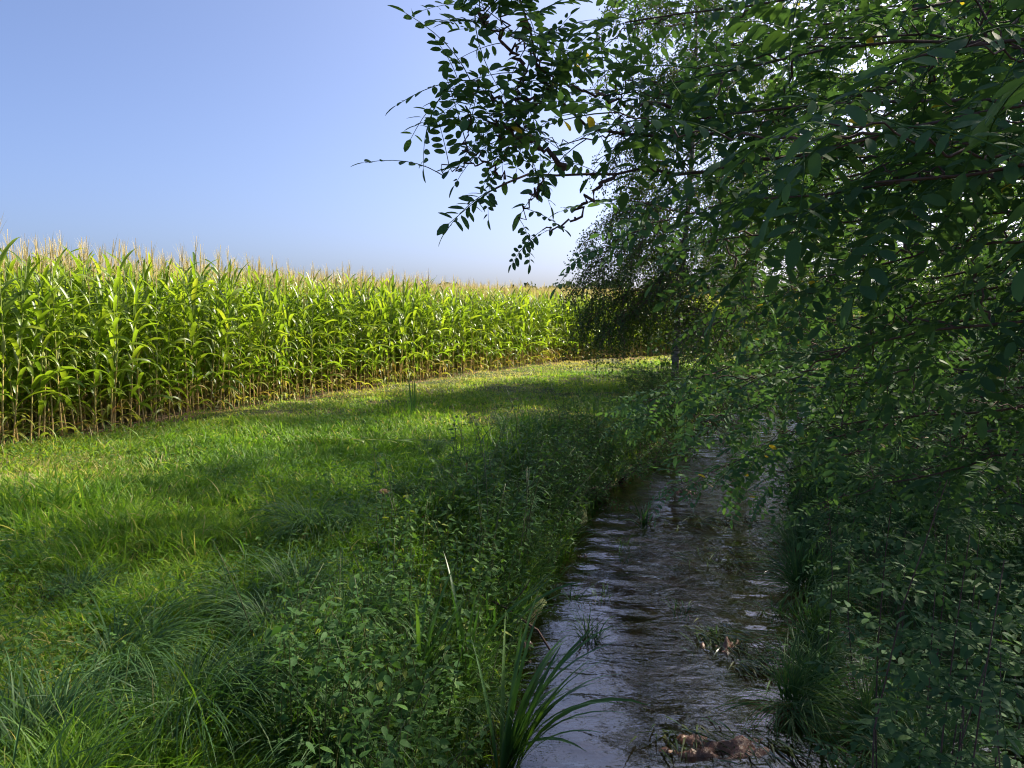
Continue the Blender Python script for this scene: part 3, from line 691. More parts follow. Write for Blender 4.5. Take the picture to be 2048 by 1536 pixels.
lo.branch(A([(1340, 215), (1232, 204), (1179, 183), (1137, 169), (1092, 156)], 1.9, 1.6), .005, .0015, (.3, 1), .065, 3, .14, gl_, .8, dz=.1)
lo.branch(A([(1010, 358), (990, 340), (970, 315), (955, 305), (940, 300)], 1.6, 1.55), .003, .0012, (.4, 1), .07, 2, .1, gl_, .72, dz=.3)
lo.branch(A([(1232, 348), (1197, 369), (1165, 404), (1158, 440), (1135, 452), (1110, 458), (1085, 460)], 1.68, 1.6), .005, .0014, (.7, 1), .08, 0, .12, gl_, .6, dz=.3)
lo.branch(A([(1085, 352), (1072, 385), (1055, 405), (1046, 420), (1040, 440)], 1.6, 1.55), .003, .0012, (.6, 1), .1, 0, .1, gl_, .55, dz=.2)
# boughs filling the upper right
for (y0, y1, x1, d0, d1, ntw) in [(-60, 30, 1250, 1.9, 2.1, 12), (60, 150, 1350, 1.5, 1.9, 13), (200, 240, 1300, 1.4, 1.8, 12), (330, 385, 1480, 1.2, 1.6, 11), (150, 300, 1600, 1.0, 1.3, 8), (420, 470, 1400, 2.2, 2.5, 13),
                                   (-120, -20, 1500, 1.3, 1.6, 8), (520, 600, 1450, 2.6, 3.0, 14), (600, 760, 1480, 2.5, 3.1, 15), (480, 540, 1640, 1.7, 2.1, 11), (640, 690, 1640, 1.4, 2.0, 11), (690, 830, 1400, 3.0, 3.6, 14), (760, 960, 1340, 3.3, 3.9, 9), (560, 790, 1290, 3.6, 4.2, 14), (40, 120, 1750, 1.1, 1.4, 8), (-30, 90, 1420, 2.4, 2.8, 14), (250, 420, 1350, 2.6, 3.0, 14), (100, 60, 1600, 1.7, 2.0, 12), (380, 300, 1550, 1.9, 2.2, 12), (300, 350, 1750, 1.0, 1.2, 7), (560, 640, 1700, 2.1, 2.5, 12), (820, 860, 1560, 2.8, 3.4, 14), (900, 1000, 1620, 2.9, 3.3, 12), (860, 930, 1560, 3.8, 4.4, 14), (750, 800, 1300, 4.6, 5.4, 14), (900, 960, 1560, 4.2, 4.6, 14), (20, 40, 1330, 2.8, 3.2, 13)]:
    src = np.array([3.7, 3.1, np.clip(at(2150, y0, d0)[2] + .2, .4, 6)])
    xm = (2150 + x1) / 2
    lo.branch([src] + A([(2180, y0), (1950, y0 * .75 + y1 * .25 - 18), (xm, (y0 + y1) / 2 + gl_.normal(0, 25)), (x1 + (xm - x1) * .4, y0 * .2 + y1 * .8 - 12), (x1, y1 + 15)], d0, d1), .011, .002, (.2, 1), .08, int(ntw * 1.3), .36, gl_, 1.05)
# upper crown above the frame gives this corner its shade
for k in range(26):
    f = gl_.uniform(3.4, 7.8); p = np.array([3.5, 3.2, f]); az = k * 2.4; L_ = gl_.uniform(1.2, 2.2)
    d = np.array([math.cos(az), math.sin(az), .3]); lo.branch([p, p + d * L_ * .5 + [0, 0, .1], p + d * L_], .02, .003, (.25, 1), .09, 13, .5, gl_, 1.3)
lo.build((3.9, 3.2, -.4), 'near black locust whose dark pinnate boughs fill the upper right and reach across the sky', tb)
print('fronds', len(lo.fr))

# locust saplings in the lower right
SG = 'locust saplings on the right bank'
sap_spots = [(1790, 1010, 3.3), (1960, 1120, 2.9), (1700, 1120, 3.9), (1850, 1260, 3.0), (2000, 1330, 2.5), (1780, 1350, 3.2), (1930, 1440, 2.4), (1650, 1010, 4.6), (1900, 930, 3.6), (2030, 1010, 2.8), (1740, 930, 4.4), (1980, 1240, 3.3), (1830, 1130, 2.5), (1900, 1020, 2.2), (2010, 1180, 2.1), (1870, 1370, 2.2), (1760, 1240, 2.7), (1990, 1480, 2.0)]
SPL = ['above the smaller sedge clump', 'in the middle of the right edge', 'over the arching sedge clump', 'below the middle of the dark bank', 'near the bottom right corner', 'beside the sedge among the saplings', 'lowest of the saplings in the bottom right', 'closest to the dark far water', 'high on the dark bank', 'highest at the right edge', 'farthest up the bank', 'behind the bottom right sapling', 'large-leaved one in the middle of the lower right', 'large-leaved one high at the right', 'large-leaved one touching the right edge', 'large-leaved one low at the right', 'above the outermost sedge clump', 'in the very bottom right corner']
for k, (px, py, d) in enumerate([(a + (110 if b > 1090 and a < 1900 else 0), b, c) for a, b, c in sap_spots]):
    top = at(px, py - 60, d); x, y = top[0] + gl_.normal(0, .06), top[1] + .1; z0 = G(x, y)[2]
    e = empty('locust_sapling', (x, y, z0)); tag(e, 'young locust sapling with feathery leaves, ' + SPL[k], 'sapling', SG)
    h = max(.35, top[2] - z0); q6 = np.linspace(0, 1, 6); P = np.stack([q6 * (top[0] - x) + gl_.normal(0, .10) * np.sin(q6 * 3.1), -.1 * q6 + gl_.normal(0, .08) * np.sin(q6 * 3.1), -.05 + (h + .05) * q6], -1)
    mb = MB(); tube(mb, P, np.linspace(.005, .0015, 6), 5); obj('stem', mb.mesh('stem', M['twig']), e)
    n = 20
    for i in range(n):
        f = .08 + .92 * i / (n - 1); c = np.array([np.interp(f, np.linspace(0, 1, 6), P[:, j]) for j in range(3)]); az = i * 2.4 + gl_.normal(0, .3)
        dd = unit(np.array([math.cos(az), math.sin(az), gl_.uniform(-.2, .5)]))
        obj('leaf', frond_me[int(gl_.integers(0, 8))], e, frame(c, dd, (gl_.normal(0, .2), -.2, 1)) @ Matrix.Scale(gl_.uniform(1.0, 1.45), 4))

# ------------------------------------------------------------------ grass
def scatter(n, x0, x1, y0, y1, g, ok, d0, power=1.6):
    x = g.uniform(x0, x1, n); y = g.uniform(y0, y1, n); d = np.hypot(x, y)
    k = (g.random(n) < np.minimum(1, (d0 / d) ** power)) & (np.abs(x / y) < .88)
    x, y = x[k], y[k]; m = ok(x, y); return x[m], y[m]
def meadow(x, y):
    e, s = stream_e(x, y); f = field_m(x, y)
    return (s < 0) & (e > -.02) & (f < .30)
def right_bank(x, y):
    e, s = stream_e(x, y); return (s > 0) & (e > -.08)
gg = np.random.default_rng(51)
def grass_mass(name, x, y, h0, h1, w0, label, m, segs, dense_tint=0.0, zone=None):
    n = len(x); d = np.hypot(x, y); z = tz(x, y)
    p1 = vnoise(x * .9, y * .9, 21); p2 = vnoise(x * .35 + 4, y * .35, 22); p3 = vnoise(x * 3.1, y * 3.1, 23)
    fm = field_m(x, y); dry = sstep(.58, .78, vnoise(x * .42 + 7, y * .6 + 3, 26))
    hh = (h0 + (h1 - h0) * np.clip(p1 * .6 + p3 * .5 - .05, 0, 1)) * gg.uniform(.55, 1.2, n) * np.where(fm > -1.0, .75, 1) * (1 - .35 * dry) * np.where(gg.random(n) < .03, 1.7, 1)
    flow = 6.28 * vnoise(x * .55, y * .55, 24) * 1.5
    head = flow + gg.normal(0, 1.5, n)
    w = w0 * gg.uniform(.6, 1.3, n) * np.clip(d / 5.0, .8, 3.2)
    t = np.clip(.22 + .45 * p2 + gg.normal(0, .14, n) + (gg.random(n) < .06) * .55 + dense_tint + .42 * sstep(-3.4, -.6, fm) + dry * gg.choice([0, 0, .15, .55], n), 0, 1)  # drier, yellower tint towards the maize, which also paints in the sunlit strip
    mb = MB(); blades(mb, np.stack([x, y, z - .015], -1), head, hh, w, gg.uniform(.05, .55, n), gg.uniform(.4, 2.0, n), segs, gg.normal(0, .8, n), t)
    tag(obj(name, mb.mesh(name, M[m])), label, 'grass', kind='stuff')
x, y = scatter(760000, -8, 5, 2.3, 12, gg, meadow, 3.6, 1.3)
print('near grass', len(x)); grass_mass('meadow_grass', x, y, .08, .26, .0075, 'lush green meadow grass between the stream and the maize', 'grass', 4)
x, y = scatter(500000, -7, 12, 12, 36, gg, meadow, 9, 1.4)
print('far grass', len(x)); grass_mass('meadow_grass', x, y, .07, .17, .007, 'short sunlit grass strip running along the far maize edge', 'grass', 2, .10)  # tint offset puts the sunshine of the far end into the blade colour
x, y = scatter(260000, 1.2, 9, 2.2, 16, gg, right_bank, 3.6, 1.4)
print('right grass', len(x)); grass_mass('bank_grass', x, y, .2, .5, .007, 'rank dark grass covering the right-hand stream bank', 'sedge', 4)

def rough(x, y):
    return meadow(x, y) & (vnoise(x * 1.3 + 3, y * 1.3, 47) + .5 * vnoise(x * 4, y * 4, 48) > .80 + .25 * sstep(4.5, 8, y))
x, y = scatter(170000, -6, 1, 2.3, 10, gg, rough, 3.4, 1.5)
print('rough grass', len(x)); grass_mass('rough_grass', x, y, .18, .44, .009, 'rough taller grass clumps across the lower left of the meadow', 'grass', 5, -.12)
def left_rank(x, y):
    e, s = stream_e(x, y); return (s < 0) & (e > -.06) & (e < .5 + 1.6 * vnoise(x * .8, y * .8, 45)) & (vnoise(x * 1.9, y * 1.9, 46) > .38)
x, y = scatter(190000, -4, 5, 2.2, 16, gg, left_rank, 3.6, 1.4)
print('rank grass', len(x)); grass_mass('bank_grass', x, y, .28, .62, .008, 'long rank grass mixed with the herbs of the left bank', 'sedge', 5)

# broad-leaved ground cover mixed in the grass
def cover(name, x, y, n_l, size, label, m):
    n = len(x); mb = MB(); z = tz(x, y)
    for k in range(n_l):
        r = gg.uniform(0, .07, n); a = gg.uniform(0, 6.28, n); p = np.stack([x + r * np.cos(a), y + r * np.sin(a), z + gg.uniform(.04, .26, n)], -1)
        ax = np.stack([np.cos(a), np.sin(a), gg.uniform(-.3, .5, n)], -1)
        leaves(mb, p, ax, np.stack([gg.normal(0, .3, n), gg.normal(0, .3, n), np.ones(n)], -1), size * gg.uniform(.6, 1.4, n), size * .5, gg.beta(2, 2, n), 0, 'kite')
    tag(obj(name, mb.mesh(name, M[m])), label, 'undergrowth', kind='stuff')
x, y = scatter(90000, -8, 5, 2.5, 30, gg, meadow, 3.2, 1.0); k = vnoise(x * .8, y * .8, 31) > .52; x, y = x[k], y[k]
print('cover', len(x)); cover('meadow_weeds', x, y, 4, .04, 'small leafy weeds growing through the meadow grass', 'herb')
x, y = scatter(60000, 1.2, 14, 2.2, 22, gg, right_bank, 4, .9)
print('cover r', len(x)); cover('bank_undergrowth', x, y, 6, .05, 'leafy undergrowth under the trees of the right-hand bank', 'shrub_leaf')

# tangle of herbs that clothes the banks
def tangle(name, x, y, hmax, size, n_l, kind, label, m, over=None):
    n = len(x); z = tz(x, y); mb = MB(); H = hmax * gg.uniform(.45, 1.1, n) * (.6 + .8 * vnoise(x * 1.6, y * 1.6, 41)); a = gg.uniform(0, 6.28, n) if over is None else gg.normal(over, .9, n)
    ln = gg.uniform(.05, .45, n); sp = np.stack([np.cos(a) * ln, np.sin(a) * ln, np.ones(n)], -1); root = np.stack([x, y, np.maximum(z, WATER_Z - .03)], -1); t0 = vnoise(x * 1.1 + 9, y * 1.1, 42) * .55 + gg.uniform(0, .3, n)
    blades(mb, root, a, H * 1.05, .006, ln * .9, .1, 2, 0, .3, 1)
    for k in range(n_l):
        f = (.12 + .88 * (k + gg.uniform(0, 1, n)) / n_l)[:, None]; b_ = k * 2.4 + gg.uniform(0, 1.2, n) + a
        ax = np.stack([np.cos(b_), np.sin(b_), gg.uniform(-.9, .5, n)], -1); l = size * gg.uniform(.4, 1.5, n) * (1.15 - .5 * f[:, 0])
        leaves(mb, root + sp * H[:, None] * f, ax, np.stack([gg.normal(0, .6, n), gg.normal(0, .6, n), np.ones(n)], -1), l, l * gg.uniform(.25, .6, n), np.clip(t0 + gg.normal(0, .14, n) + (gg.random(n) < .03) * .6, 0, 1), 0, kind)
    tag(obj(name, mb.mesh(name, [M[m], M['herb_stem']])), label, 'undergrowth', kind='stuff')
def left_bank(x, y):
    e, s = stream_e(x, y); return (s < 0) & (e > -.05) & (e < .25 + 1.0 * vnoise(x * .9, y * .9, 43)) & (vnoise(x * 2.2, y * 2.2, 44) > .3)
x, y = scatter(60000, -3, 1.6, 2.2, 7.5, gg, left_bank, 2.6, 1.2)
print('tangle near', len(x)); tangle('bank_herbs', x[:650], y[:650], .55, .062, 11, 'lance', 'tangled leafy herbs covering the near left bank down to the water', 'herb', 0)
x, y = scatter(60000, -1, 7, 7.5, 22, gg, left_bank, 5, 1.2)
print('tangle far', len(x)); tangle('bank_herbs', x[:5600], y[:5600], .85, .07, 10, 'kite', 'dark tangled herbs leaning over the far left bank', 'herb', 0)

# ------------------------------------------------------------------ sedge tussocks
def tussock_mesh(seed, n, L0, L1, w, spread=.14):
    g = np.random.default_rng(seed); a = g.uniform(0, 6.28, n); r = spread * np.sqrt(g.uniform(0, 1, n)); mb = MB(); b_ = g.uniform(0, 6.28); hd = np.arctan2(np.sin(a) + .9 * math.sin(b_), np.cos(a) + .9 * math.cos(b_))
    blades(mb, np.stack([r * np.cos(a), r * np.sin(a), np.full(n, -.02)], -1), hd + g.normal(0, .7, n), g.uniform(L0, L1, n), w * g.uniform(.7, 1.3, n), g.uniform(.05, .6, n), g.uniform(1.7, 3.0, n), 8, g.normal(0, .6, n), g.beta(2, 2, n))
    return mb.mesh('sedge_tussock', M['sedge'])
tus = [tussock_mesh(60 + k, 300, .35, .78, .0075) for k in range(4)]
TG = 'drooping sedge tussocks on the left bank'
for k, (px, py, sc, lab) in enumerate([
    (260, 1330, .95, 'dark rounded sedge tussock in the lower left, left of the larger drooping one'),
    (390, 1430, 1.0, 'large drooping sedge tussock near the bottom left with long arching blades'),
    (70, 1500, .85, 'pale sedge tussock in the bottom left corner'),
    (620, 1080, .95, 'flattened sedge tussock beside the small sunlit grass patch'),
    (700, 1075, .8, 'grey-green sedge tussock just left of the tall leafy weed with pale seed head'),
    (480, 1200, .75, 'blue-green sedge tussock in the middle of the near meadow'),
    (590, 1190, .8, 'pale streaked sedge tussock between the meadow and the bank herbs'),
    (540, 1260, .7, 'small dark sedge tussock at the edge of the bank herbs'),
    (830, 985, .8, 'sedge tussock growing behind the pale seed head'),
    (160, 1180, .6, 'small sedge tussock at the far left of the shaded meadow'),
    (860, 910, .7, 'sedge tussock near the reddish weeds above the bank'),
    (1010, 850, .7, 'sedge tussock on the shaded grass near the dark reeds'),
    (700, 1230, .85, 'arching sedge tussock among the thin weeds left of the mixed herbs'), (800, 1330, .8, 'sedge tussock half hidden in the herbs above the nettles'), (640, 1440, .85, 'arching sedge tussock left of the bottom nettles'), (520, 1380, .7, 'sedge tussock between the large drooping one and the thin weeds'), (930, 1240, .7, 'sedge tussock in the mixed weeds near the dead branch'), (200, 1420, .7, 'low sedge tussock between the corner one and the dark rounded one')]):
    p = gp(px, py, 0.0); o = obj('sedge_tussock', tus[k % 4]); o.location = G(p[0], p[1]); o.rotation_euler = (gg.normal(0, .1), gg.normal(0, .1), gg.uniform(0, 6.28)); o.scale = (sc, sc, sc)
    tag(o, lab, 'tussock', TG)
for k, (px, py, sc, lab) in enumerate([
    (1650, 1290, .95, 'long sedge clump arching into the water at the bend of the right bank'),
    (1600, 1340, .85, 'outermost sedge clump trailing its blades over the dark water'),
    (1650, 1220, 1.05, 'sedge clump behind the trailing clump on the right bank'),
    (1615, 1120, .95, 'dark sedge clump hanging over the stream edge under the shrubs'),
    (1600, 1040, .9, 'smaller sedge clump at the foot of the right bank shrubs'),
    (1860, 1480, .9, 'sedge clump among the saplings of the lower right'),
    (1850, 1520, .8, 'bright green sedge clump at the bottom right edge of the water'),
    (1780, 1400, .9, 'sedge clump with dead stems between the water and the saplings')]):
    p = gp(px, py, -.45); o = obj('sedge_tussock', tus[k % 4]); e, s = stream_e(p[0], p[1]); z = max(G(p[0], p[1])[2], -.68)
    o.location = (p[0], p[1], z); o.rotation_euler = (gg.normal(.1, .2), gg.normal(-.5, .15), gg.uniform(-.8, .8)); o.scale = (sc, sc, sc)
    tag(o, lab, 'sedge', 'sedge clumps of the right bank')

# ------------------------------------------------------------------ herbs of the left bank (stem and single leaves)
def herb_variant(seed, kind):
    g = np.random.default_rng(seed); parts = []; H = g.uniform(.5, .75); n = 7; s = np.linspace(0, 1, n); bend = g.normal(0, .1, 2)
    P = np.stack([bend[0] * s ** 2, bend[1] * s ** 2, s * H - .03], -1); mb = MB(); tube(mb, P, .004 * (1 - .6 * s), 5, s.repeat(5)); parts.append(('stem', mb, 'herb_stem'))
    if kind == 'nettle': prs, lk, L_, wr = 9, 'heart', .075, .55
    elif kind == 'willowherb': prs, lk, L_, wr = 11, 'lance', .085, .24
    else: prs, lk, L_, wr = 7, 'lance', .075, .5
    for i in range(prs):
        f = .18 + .8 * i / (prs - 1); c = np.array([np.interp(f, s, P[:, k]) for k in range(3)]); a0 = (i % 2) * 1.57 + g.normal(0, .25)
        for sd2 in (0, 1):
            a = a0 + sd2 * math.pi + g.normal(0, .2); ax = unit(np.array([math.cos(a), math.sin(a), g.uniform(-.35, .35)])); l = L_ * (1.15 - .6 * f) * g.uniform(.8, 1.2)
            lb = MB(); leaves(lb, [c + ax * .012], [ax], [unit(np.array([g.normal(0, .25), g.normal(0, .25), 1]))], [l], [l * wr], g.beta(2, 2), 0, lk, .2)
            parts.append(('leaf', lb, 'herb'))
    return [(nm, mb.mesh('herb_' + nm, M[mt])) for nm, mb, mt in parts]
herbs = {k: [herb_variant(400 + i * 7 + j, k) for j in range(3)] for i, k in enumerate(('nettle', 'willowherb', 'balsam'))}
herb_join = {}
def herb(kind, x, y, sc, label, group):
    e = empty({'nettle': 'nettle_plant', 'willowherb': 'willowherb_plant', 'balsam': 'bank_weed'}[kind], G(x, y), gg.uniform(0, 6.28), sc)
    e.rotation_euler[0] = gg.normal(0, .16); e.rotation_euler[1] = gg.normal(0, .16); tag(e, label, 'weed', group)
    for nm, me in herbs[kind][int(gg.integers(3))]: obj(nm, me, e)
def herb_patch(kind, cx, cy, rx, ry, n, s0, s1, label, group, z=0.0):
    for k in range(n):
        for _ in range(30):
            p = gp(cx + gg.uniform(-rx, rx), cy + gg.uniform(-ry, ry), z); e, s = stream_e(p[0], p[1])
            if s[0] < 0 and e[0] > .02: break
        herb(kind, p[0], p[1], gg.uniform(s0, s1), label, group)
herb_patch('nettle', 880, 1480, 170, 110, 26, .7, 1.25, 'nettle in the dark clump at the bottom centre beside the iris blades', 'nettles at the bottom centre', -.15)
herb_patch('balsam', 890, 1190, 160, 90, 36, .75, 1.1, 'pale-leaved weed in the mixed herbs in the middle of the bank', 'mixed weeds of the middle bank', -.1)
herb_patch('willowherb', 1050, 1070, 90, 80, 40, 1.1, 1.7, 'narrow-leaved weed in the dark clump leaning over the stream', 'narrow-leaved weeds over the stream', -.2)
herb_patch('balsam', 1010, 970, 130, 60, 32, .9, 1.4, 'bushy weed on the bank brow below the shaded grass', 'bushy weeds of the bank brow', -.1)
herb_patch('willowherb', 620, 1340, 110, 110, 22, .6, .95, 'thin brownish weed at the boundary of meadow and bank', 'thin weeds at the meadow boundary')
herb_patch('nettle', 780, 1040, 60, 50, 8, .7, 1.0, 'dark nettle around the pale seed head', 'nettles around the seed head')
herb_patch('willowherb', 1190, 900, 70, 40, 22, 1.1, 1.7, 'dark weed at the stream edge below the birch boughs', 'weeds below the birch', -.2)
herb_patch('balsam', 330, 1500, 180, 40, 10, .4, .6, 'low bright weed among the grass at the bottom left', 'low weeds at the bottom left')

# pale seed head plant
p = gp(770, 1075, 0); e = empty('seed_head_plant', G(p[0], p[1])); tag(e, 'tall weed topped by a round pale pink-beige seed head', 'weed')
h = at(770, 985, p[1])[2]; z0 = e.location.z
mb = MB(); tube(mb, [(0, 0, -.02), (.01, 0, (h - z0) * .5), (0, 0, h - z0)], [.005, .004, .003], 5, .6); obj('stem', mb.mesh('stem', M['herb_stem']), e)
mb = MB(); n = 160; q = rand_dirs(n, -.2, 1, gg) * gg.uniform(.4, 1, (n, 1)) * np.array([.032, .032, .02]); leaves(mb, q + np.array([0, 0, h - z0]), q + [0, 0, .01], rand_dirs(n, -1, 1, gg), .016, .012, gg.uniform(0, 1, n)); obj('seed_head', mb.mesh('seed_head', M['flower']), e)
for i in range(10):
    a = i * 2.4; ax = unit(np.array([math.cos(a), math.sin(a), .1])); mb = MB(); leaves(mb, [np.array([0, 0, .12 + .05 * i]) * (h - z0) / .65], [ax], [(0, 0, 1)], [.09], [.035], gg.random(), 0, 'lance'); obj('leaf', mb.mesh('seed_plant_leaf', M['herb']), e)
# red seed spikes (dock)
for k, (px, py, d_, lab) in enumerate([(897, 1045, 6.3, 'single red-brown dock spike standing on the bank brow'), (985, 975, 7.6, 'reddish dock spike among the bushy weeds'), (843, 1060, 6.0, 'pale pink dock spike left of the red one'), (935, 950, 7.6, 'small reddish dock spike at the edge of the shaded grass')]):
    t_ = at(px, py - 25, d_); z0 = G(t_[0], t_[1])[2]; e = empty('dock_plant', (t_[0], t_[1], z0)); tag(e, lab, 'dock', 'dock spikes on the bank brow')
    h = t_[2] - z0; mb = MB(); tube(mb, [(0, 0, -.02), (.01, 0, h * .5), (0, 0, h)], [.004, .004, .002], 5, .3); obj('stem', mb.mesh('stem', M['dry_stem']), e)
    n = 90; q = np.stack([gg.normal(0, .011, n), gg.normal(0, .011, n), h - .14 * gg.uniform(0, 1, n)], -1); mb = MB(); leaves(mb, q, rand_dirs(n, 0, 1, gg), rand_dirs(n, -1, 1, gg), .014, .011, gg.uniform(0, 1, n)); obj('seed_spike', mb.mesh('seed_spike', M['red_seed']), e)
# dead twig over the herbs and an arching dry grass stem
mb = MB(); tube(mb, A([(890, 1165), (950, 1185), (1010, 1215), (1045, 1240)], 5.2, 5.0), [.004, .007, .008, .008], 6); tube(mb, A([(1010, 1215), (1040, 1190), (1060, 1160)], 5.07, 5.1), [.006, .004, .002], 5); tube(mb, A([(1045, 1240), (1075, 1260), (1100, 1300)], 5, 4.9), [.008, .008, .007], 6)
tag(obj('dead_branch', mb.mesh('dead_branch', M['twig'])), 'forked dead branch lying across the herbs near the water', 'branch')
mb = MB(); pts = A([(655, 1125), (690, 1098), (725, 1084), (760, 1085)], 5.4, 5.3); tube(mb, resample(np.array(pts), 10), np.linspace(.003, .002, 10), 4, .8)
q = np.array(pts[-1]); n = 40; leaves(mb, q + gg.normal(0, 1, (n, 3)) * [.03, .01, .008], rand_dirs(n, -.5, .5, gg), rand_dirs(n, -1, 1, gg), .014, .006, .9); tube(mb, [pts[0], pts[0] - np.array([.05, 0, .35])], [.003, .003], 4, .8)
tag(obj('dry_grass_stem', mb.mesh('dry_grass_stem', M['dry_stem'])), 'pale arching dry grass stem over the bank herbs', 'grass stem')

# ------------------------------------------------------------------ iris and reed blades at the water edge
def iris_clump(name, loc, n, L0, L1, w, label, seed, tilt=0.0, face=None, group='iris clumps at the water edge', m='iris', cat='iris', curl=(.1, 1.3)):
    g = np.random.default_rng(seed); e = empty(name, loc); tag(e, label, cat, group)
    for i in range(n):
        a = g.uniform(0, 6.28) if face is None else face + g.normal(0, .7); r = g.uniform(0, .10) * min(1, L1 / .5)
        mb = MB(); blades(mb, [(r * math.cos(a), r * math.sin(a), -.04)], a, g.uniform(L0, L1), w * g.uniform(.7, 1.2), g.uniform(.02, .35) + tilt, g.uniform(*curl), 9, g.normal(0, .5), g.uniform(.1, .9), 0, prof=[.7, .9, 1, 1, .95, .85, .7, .45, .05], fold=.25)
        obj('leaf', mb.mesh('iris_leaf', M[m]), e)
def bank_loc(px, py, z): p = gp(px, py, z); return (p[0], p[1], z)
iris_clump('iris_clump', (-.06, 3.72, -.66), 30, .55, 1.1, .026, 'clump of dark sword-shaped blades at the bottom beside the water', 90, .15, R(15), curl=(.3, 1.8))
iris_clump('iris_clump', (-.28, 4.3, -.45), 16, .5, .85, .02, 'upright reed-like iris clump between nettles and stream', 91, .05, None, curl=(.2, 1.4))
iris_clump('iris_clump', (-.12, 4.9, -.55), 12, .5, .85, .02, 'iris clump leaning over the stream above the brown stone', 92, .05, R(10))
iris_clump('iris_clump', (-.5, 3.9, -.2), 12, .4, .7, .018, 'loose iris clump inside the dark nettles', 93, .1)
iris_clump('reed_clump', G(-1.75, 13.2), 16, .5, .85, .014, 'thin dark upright reed clump alone in the middle of the meadow', 94, 0, None, 'reed clumps', 'iris', 'reed', (.0, .25))
iris_clump('reed_clump', G(1.35, 12.0), 16, .5, .9, .016, 'dark reed clump at the brow under the birch boughs', 95, .05, None, 'reed clumps', 'iris', 'reed', (.0, .4))
iris_clump('reed_clump', G(2.1, 12.9), 12, .5, .85, .016, 'leaning dark reed clump next to the far water', 96, .25, R(0), 'reed clumps', 'iris', 'reed', (.0, .5))

# ------------------------------------------------------------------ things in the stream
def wz(px, py): p = gp(px, py, WATER_Z); return (p[0], p[1], WATER_Z - .02)
def water_tuft(px, py, n, L0, L1, w, label, seed, flat=.9, m='sedge', spread=.06, head=None):
    g = np.random.default_rng(seed); a = g.uniform(0, 6.28, n) if head is None else g.normal(head, .6, n); mb = MB(); r = spread * np.sqrt(g.uniform(0, 1, n)); b_ = g.uniform(0, 6.28, n)
    blades(mb, np.stack([r * np.cos(b_), r * np.sin(b_), np.full(n, -.05)], -1), a, g.uniform(L0, L1, n), w * g.uniform(.7, 1.3, n), g.uniform(.1, flat, n), g.uniform(.4, 1.9, n), 6, g.normal(0, .6, n), g.uniform(.1, .8, n))
    o = obj('water_plant', mb.mesh('water_plant', M[m])); o.location = wz(px, py); o.scale = (1.25,) * 3; tag(o, label, 'water plant', 'small plants standing in the stream'); return o
water_tuft(1288, 1045, 12, .2, .36, .02, 'young iris sprout standing alone in the far shallow water', 71, .7, 'iris', .03)
water_tuft(1247, 1088, 30, .08, .2, .007, 'small feathery tuft left of the iris sprout in the water', 72, .6)
water_tuft(1250, 1110, 14, .1, .2, .006, 'thin trailing tuft just below the feathery tuft', 73, 1.2)
water_tuft(1180, 1275, 60, .15, .32, .007, 'bushy bright green tuft in the left half of the stream', 74, .5, 'sedge', .05)
water_tuft(1150, 1200, 30, .12, .28, .006, 'sparse tuft close to the left bank water line', 75, .5)
water_tuft(1205, 1190, 14, .1, .2, .006, 'tiny thin tuft between the sparse tuft and the ripples', 76, .6)
water_tuft(1365, 1218, 22, .1, .2, .009, 'small light tuft in the middle of the ripples', 77, .7)
water_tuft(1445, 1265, 16, .1, .22, .008, 'tuft growing on the upstream end of the mud mound', 78, .7)
water_tuft(1550, 1225, 40, .15, .34, .008, 'drooping tuft in the dark water near the right bank', 79, .9)
def mound(px, py, rx, ry, h, label, seed, rz=0, mt='mud', name='mud_mound', cat='mud'):
    g = np.random.default_rng(seed); k = 26; u = np.linspace(-1, 1, k); U, V = np.meshgrid(u, u); r = np.sqrt(U * U + V * V)
    H = h * np.clip(1 - 1.3 * r ** 2, -.9, 1) + h * 1.7 * (vnoise(U * 3.1 + seed, V * 3.1, seed) - .5) + h * 1.1 * (vnoise(U * 8 + seed, V * 8, seed + 1) - .5) + h * .5 * (vnoise(U * 17, V * 17, seed + 2) - .5) - .02
    mb = MB(); ii = (np.arange(k - 1)[:, None] * k + np.arange(k - 1)[None]).ravel(); mb.add(np.stack([U * rx, V * ry, H], -1), np.stack([ii, ii + 1, ii + k + 1, ii + k], -1))
    o = obj(name, mb.mesh(name, M[mt])); o.location = wz(px, py); o.rotation_euler[2] = rz; return tag(o, label, cat)
mound(1440, 1290, .18, .24, .06, 'low reddish mud mound fringed with weed in the middle of the dark water', 1, -.5)
mound(1440, 1495, .36, .17, .05, 'red-brown mud bank at the bottom edge of the picture in the stream', 2, .1)
mound(1055, 1170, .10, .16, .05, 'small orange sand patch at the left water line under the herbs', 3)
mound(1165, 1112, .07, .05, .03, 'small brown stone breaking the surface near the left bank', 4, 0, 'stone', 'stone', 'stone')
mound(1048, 1293, .09, .06, .05, 'brown stone at the left water line below the iris', 5, 0, 'stone', 'stone', 'stone')
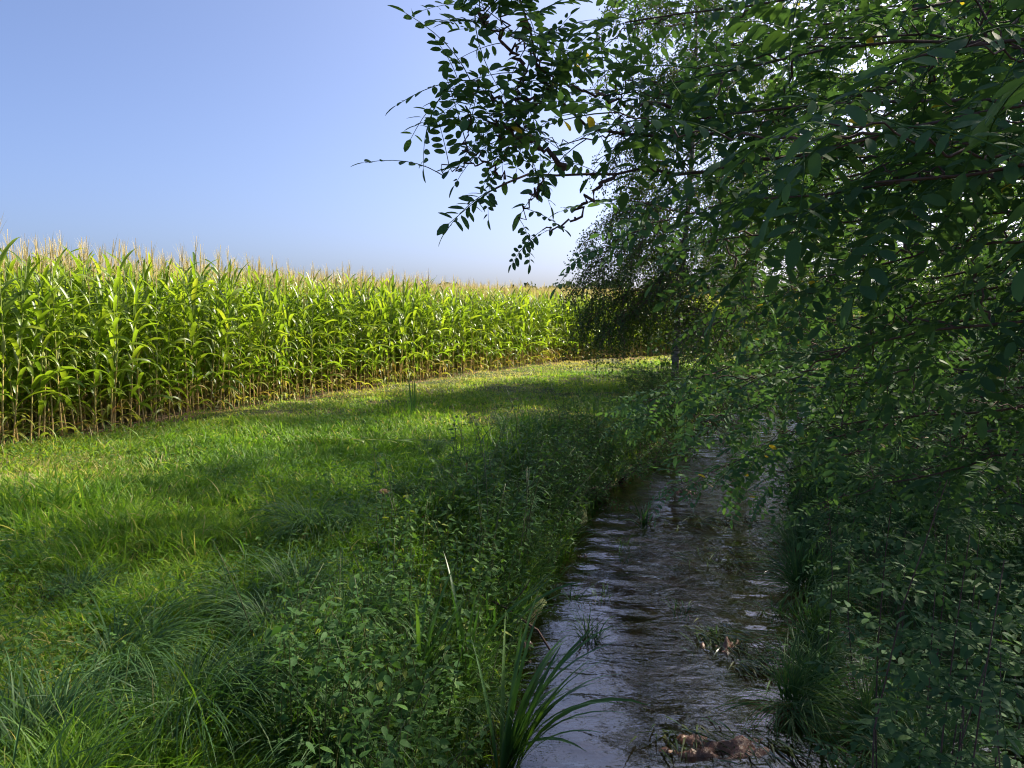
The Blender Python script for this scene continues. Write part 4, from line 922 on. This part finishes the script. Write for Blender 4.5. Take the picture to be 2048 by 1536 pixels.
mound(1370, 985, .16, .08, .05, 'dark clod with weed in the far water under the locust leaves', 6, 0, 'mud', 'mud_clod')
def trailing(px, py, n, sx, sy, L0, L1, label, seed, w=.009, head=R(-80), m='weed'):
    g = np.random.default_rng(seed); mb = MB(); x, y, z = wz(px, py)
    blades(mb, np.stack([g.normal(0, sx, n), g.normal(0, sy, n), g.uniform(.0, .035, n)], -1), g.normal(head, .45, n), g.uniform(L0, L1, n), w, g.uniform(1.25, 1.5, n), g.uniform(.05, .5, n), 6, g.normal(0, 1.2, n), g.beta(1.6, 2.2, n))
    o = obj('trailing_weed', mb.mesh('trailing_weed', M[m])); o.location = (x, y, z + .01); tag(o, label, 'water weed', 'weed trailing in the current')
trailing(1480, 1110, 260, .30, .30, .15, .4, 'wide dark mat of weed trailing in the current at mid stream', 81)
trailing(1440, 1040, 160, .35, .16, .2, .45, 'streaked weed mat in the far shallow below the locust leaves', 82)
trailing(1440, 1275, 160, .13, .14, .12, .3, 'weed fringe hanging from the mud mound in mid stream', 83, .01)
trailing(1500, 1330, 60, .06, .05, .14, .26, 'pale weed tassel at the downstream tip of the mud mound', 84, .01)
trailing(1390, 1470, 50, .16, .06, .12, .26, 'weed tuft draped over the red mud bank at the bottom', 85, .011)
trailing(1540, 1490, 34, .14, .08, .15, .3, 'weed strands right of the red mud bank at the bottom', 86, .011)
trailing(1610, 1420, 60, .07, .22, .3, .6, 'long pale strands trailing downstream from the right bank sedge', 87, .011, R(-60), 'sedge')

# ------------------------------------------------------------------ broken maize on the grass edge
def fallen(px, py, az, label, seed):
    p = gp(px, py, .05); e = empty('fallen_maize_plant', (p[0], p[1], G(p[0], p[1])[2] + .06)); e.rotation_euler = (R(89), 0, az); e.scale = (.7, .22, .7); tag(e, label, 'maize plant')
    for nm, me in maize_meshes[seed % NV]:
        if nm != 'tassel': obj(nm, me, e)
fallen(960, 772, R(75), 'broken dark green maize plant lying flat on the grass along the field edge', 1)
fallen(640, 882, R(80), 'flattened maize plant half hidden in grass at the near field edge', 3)
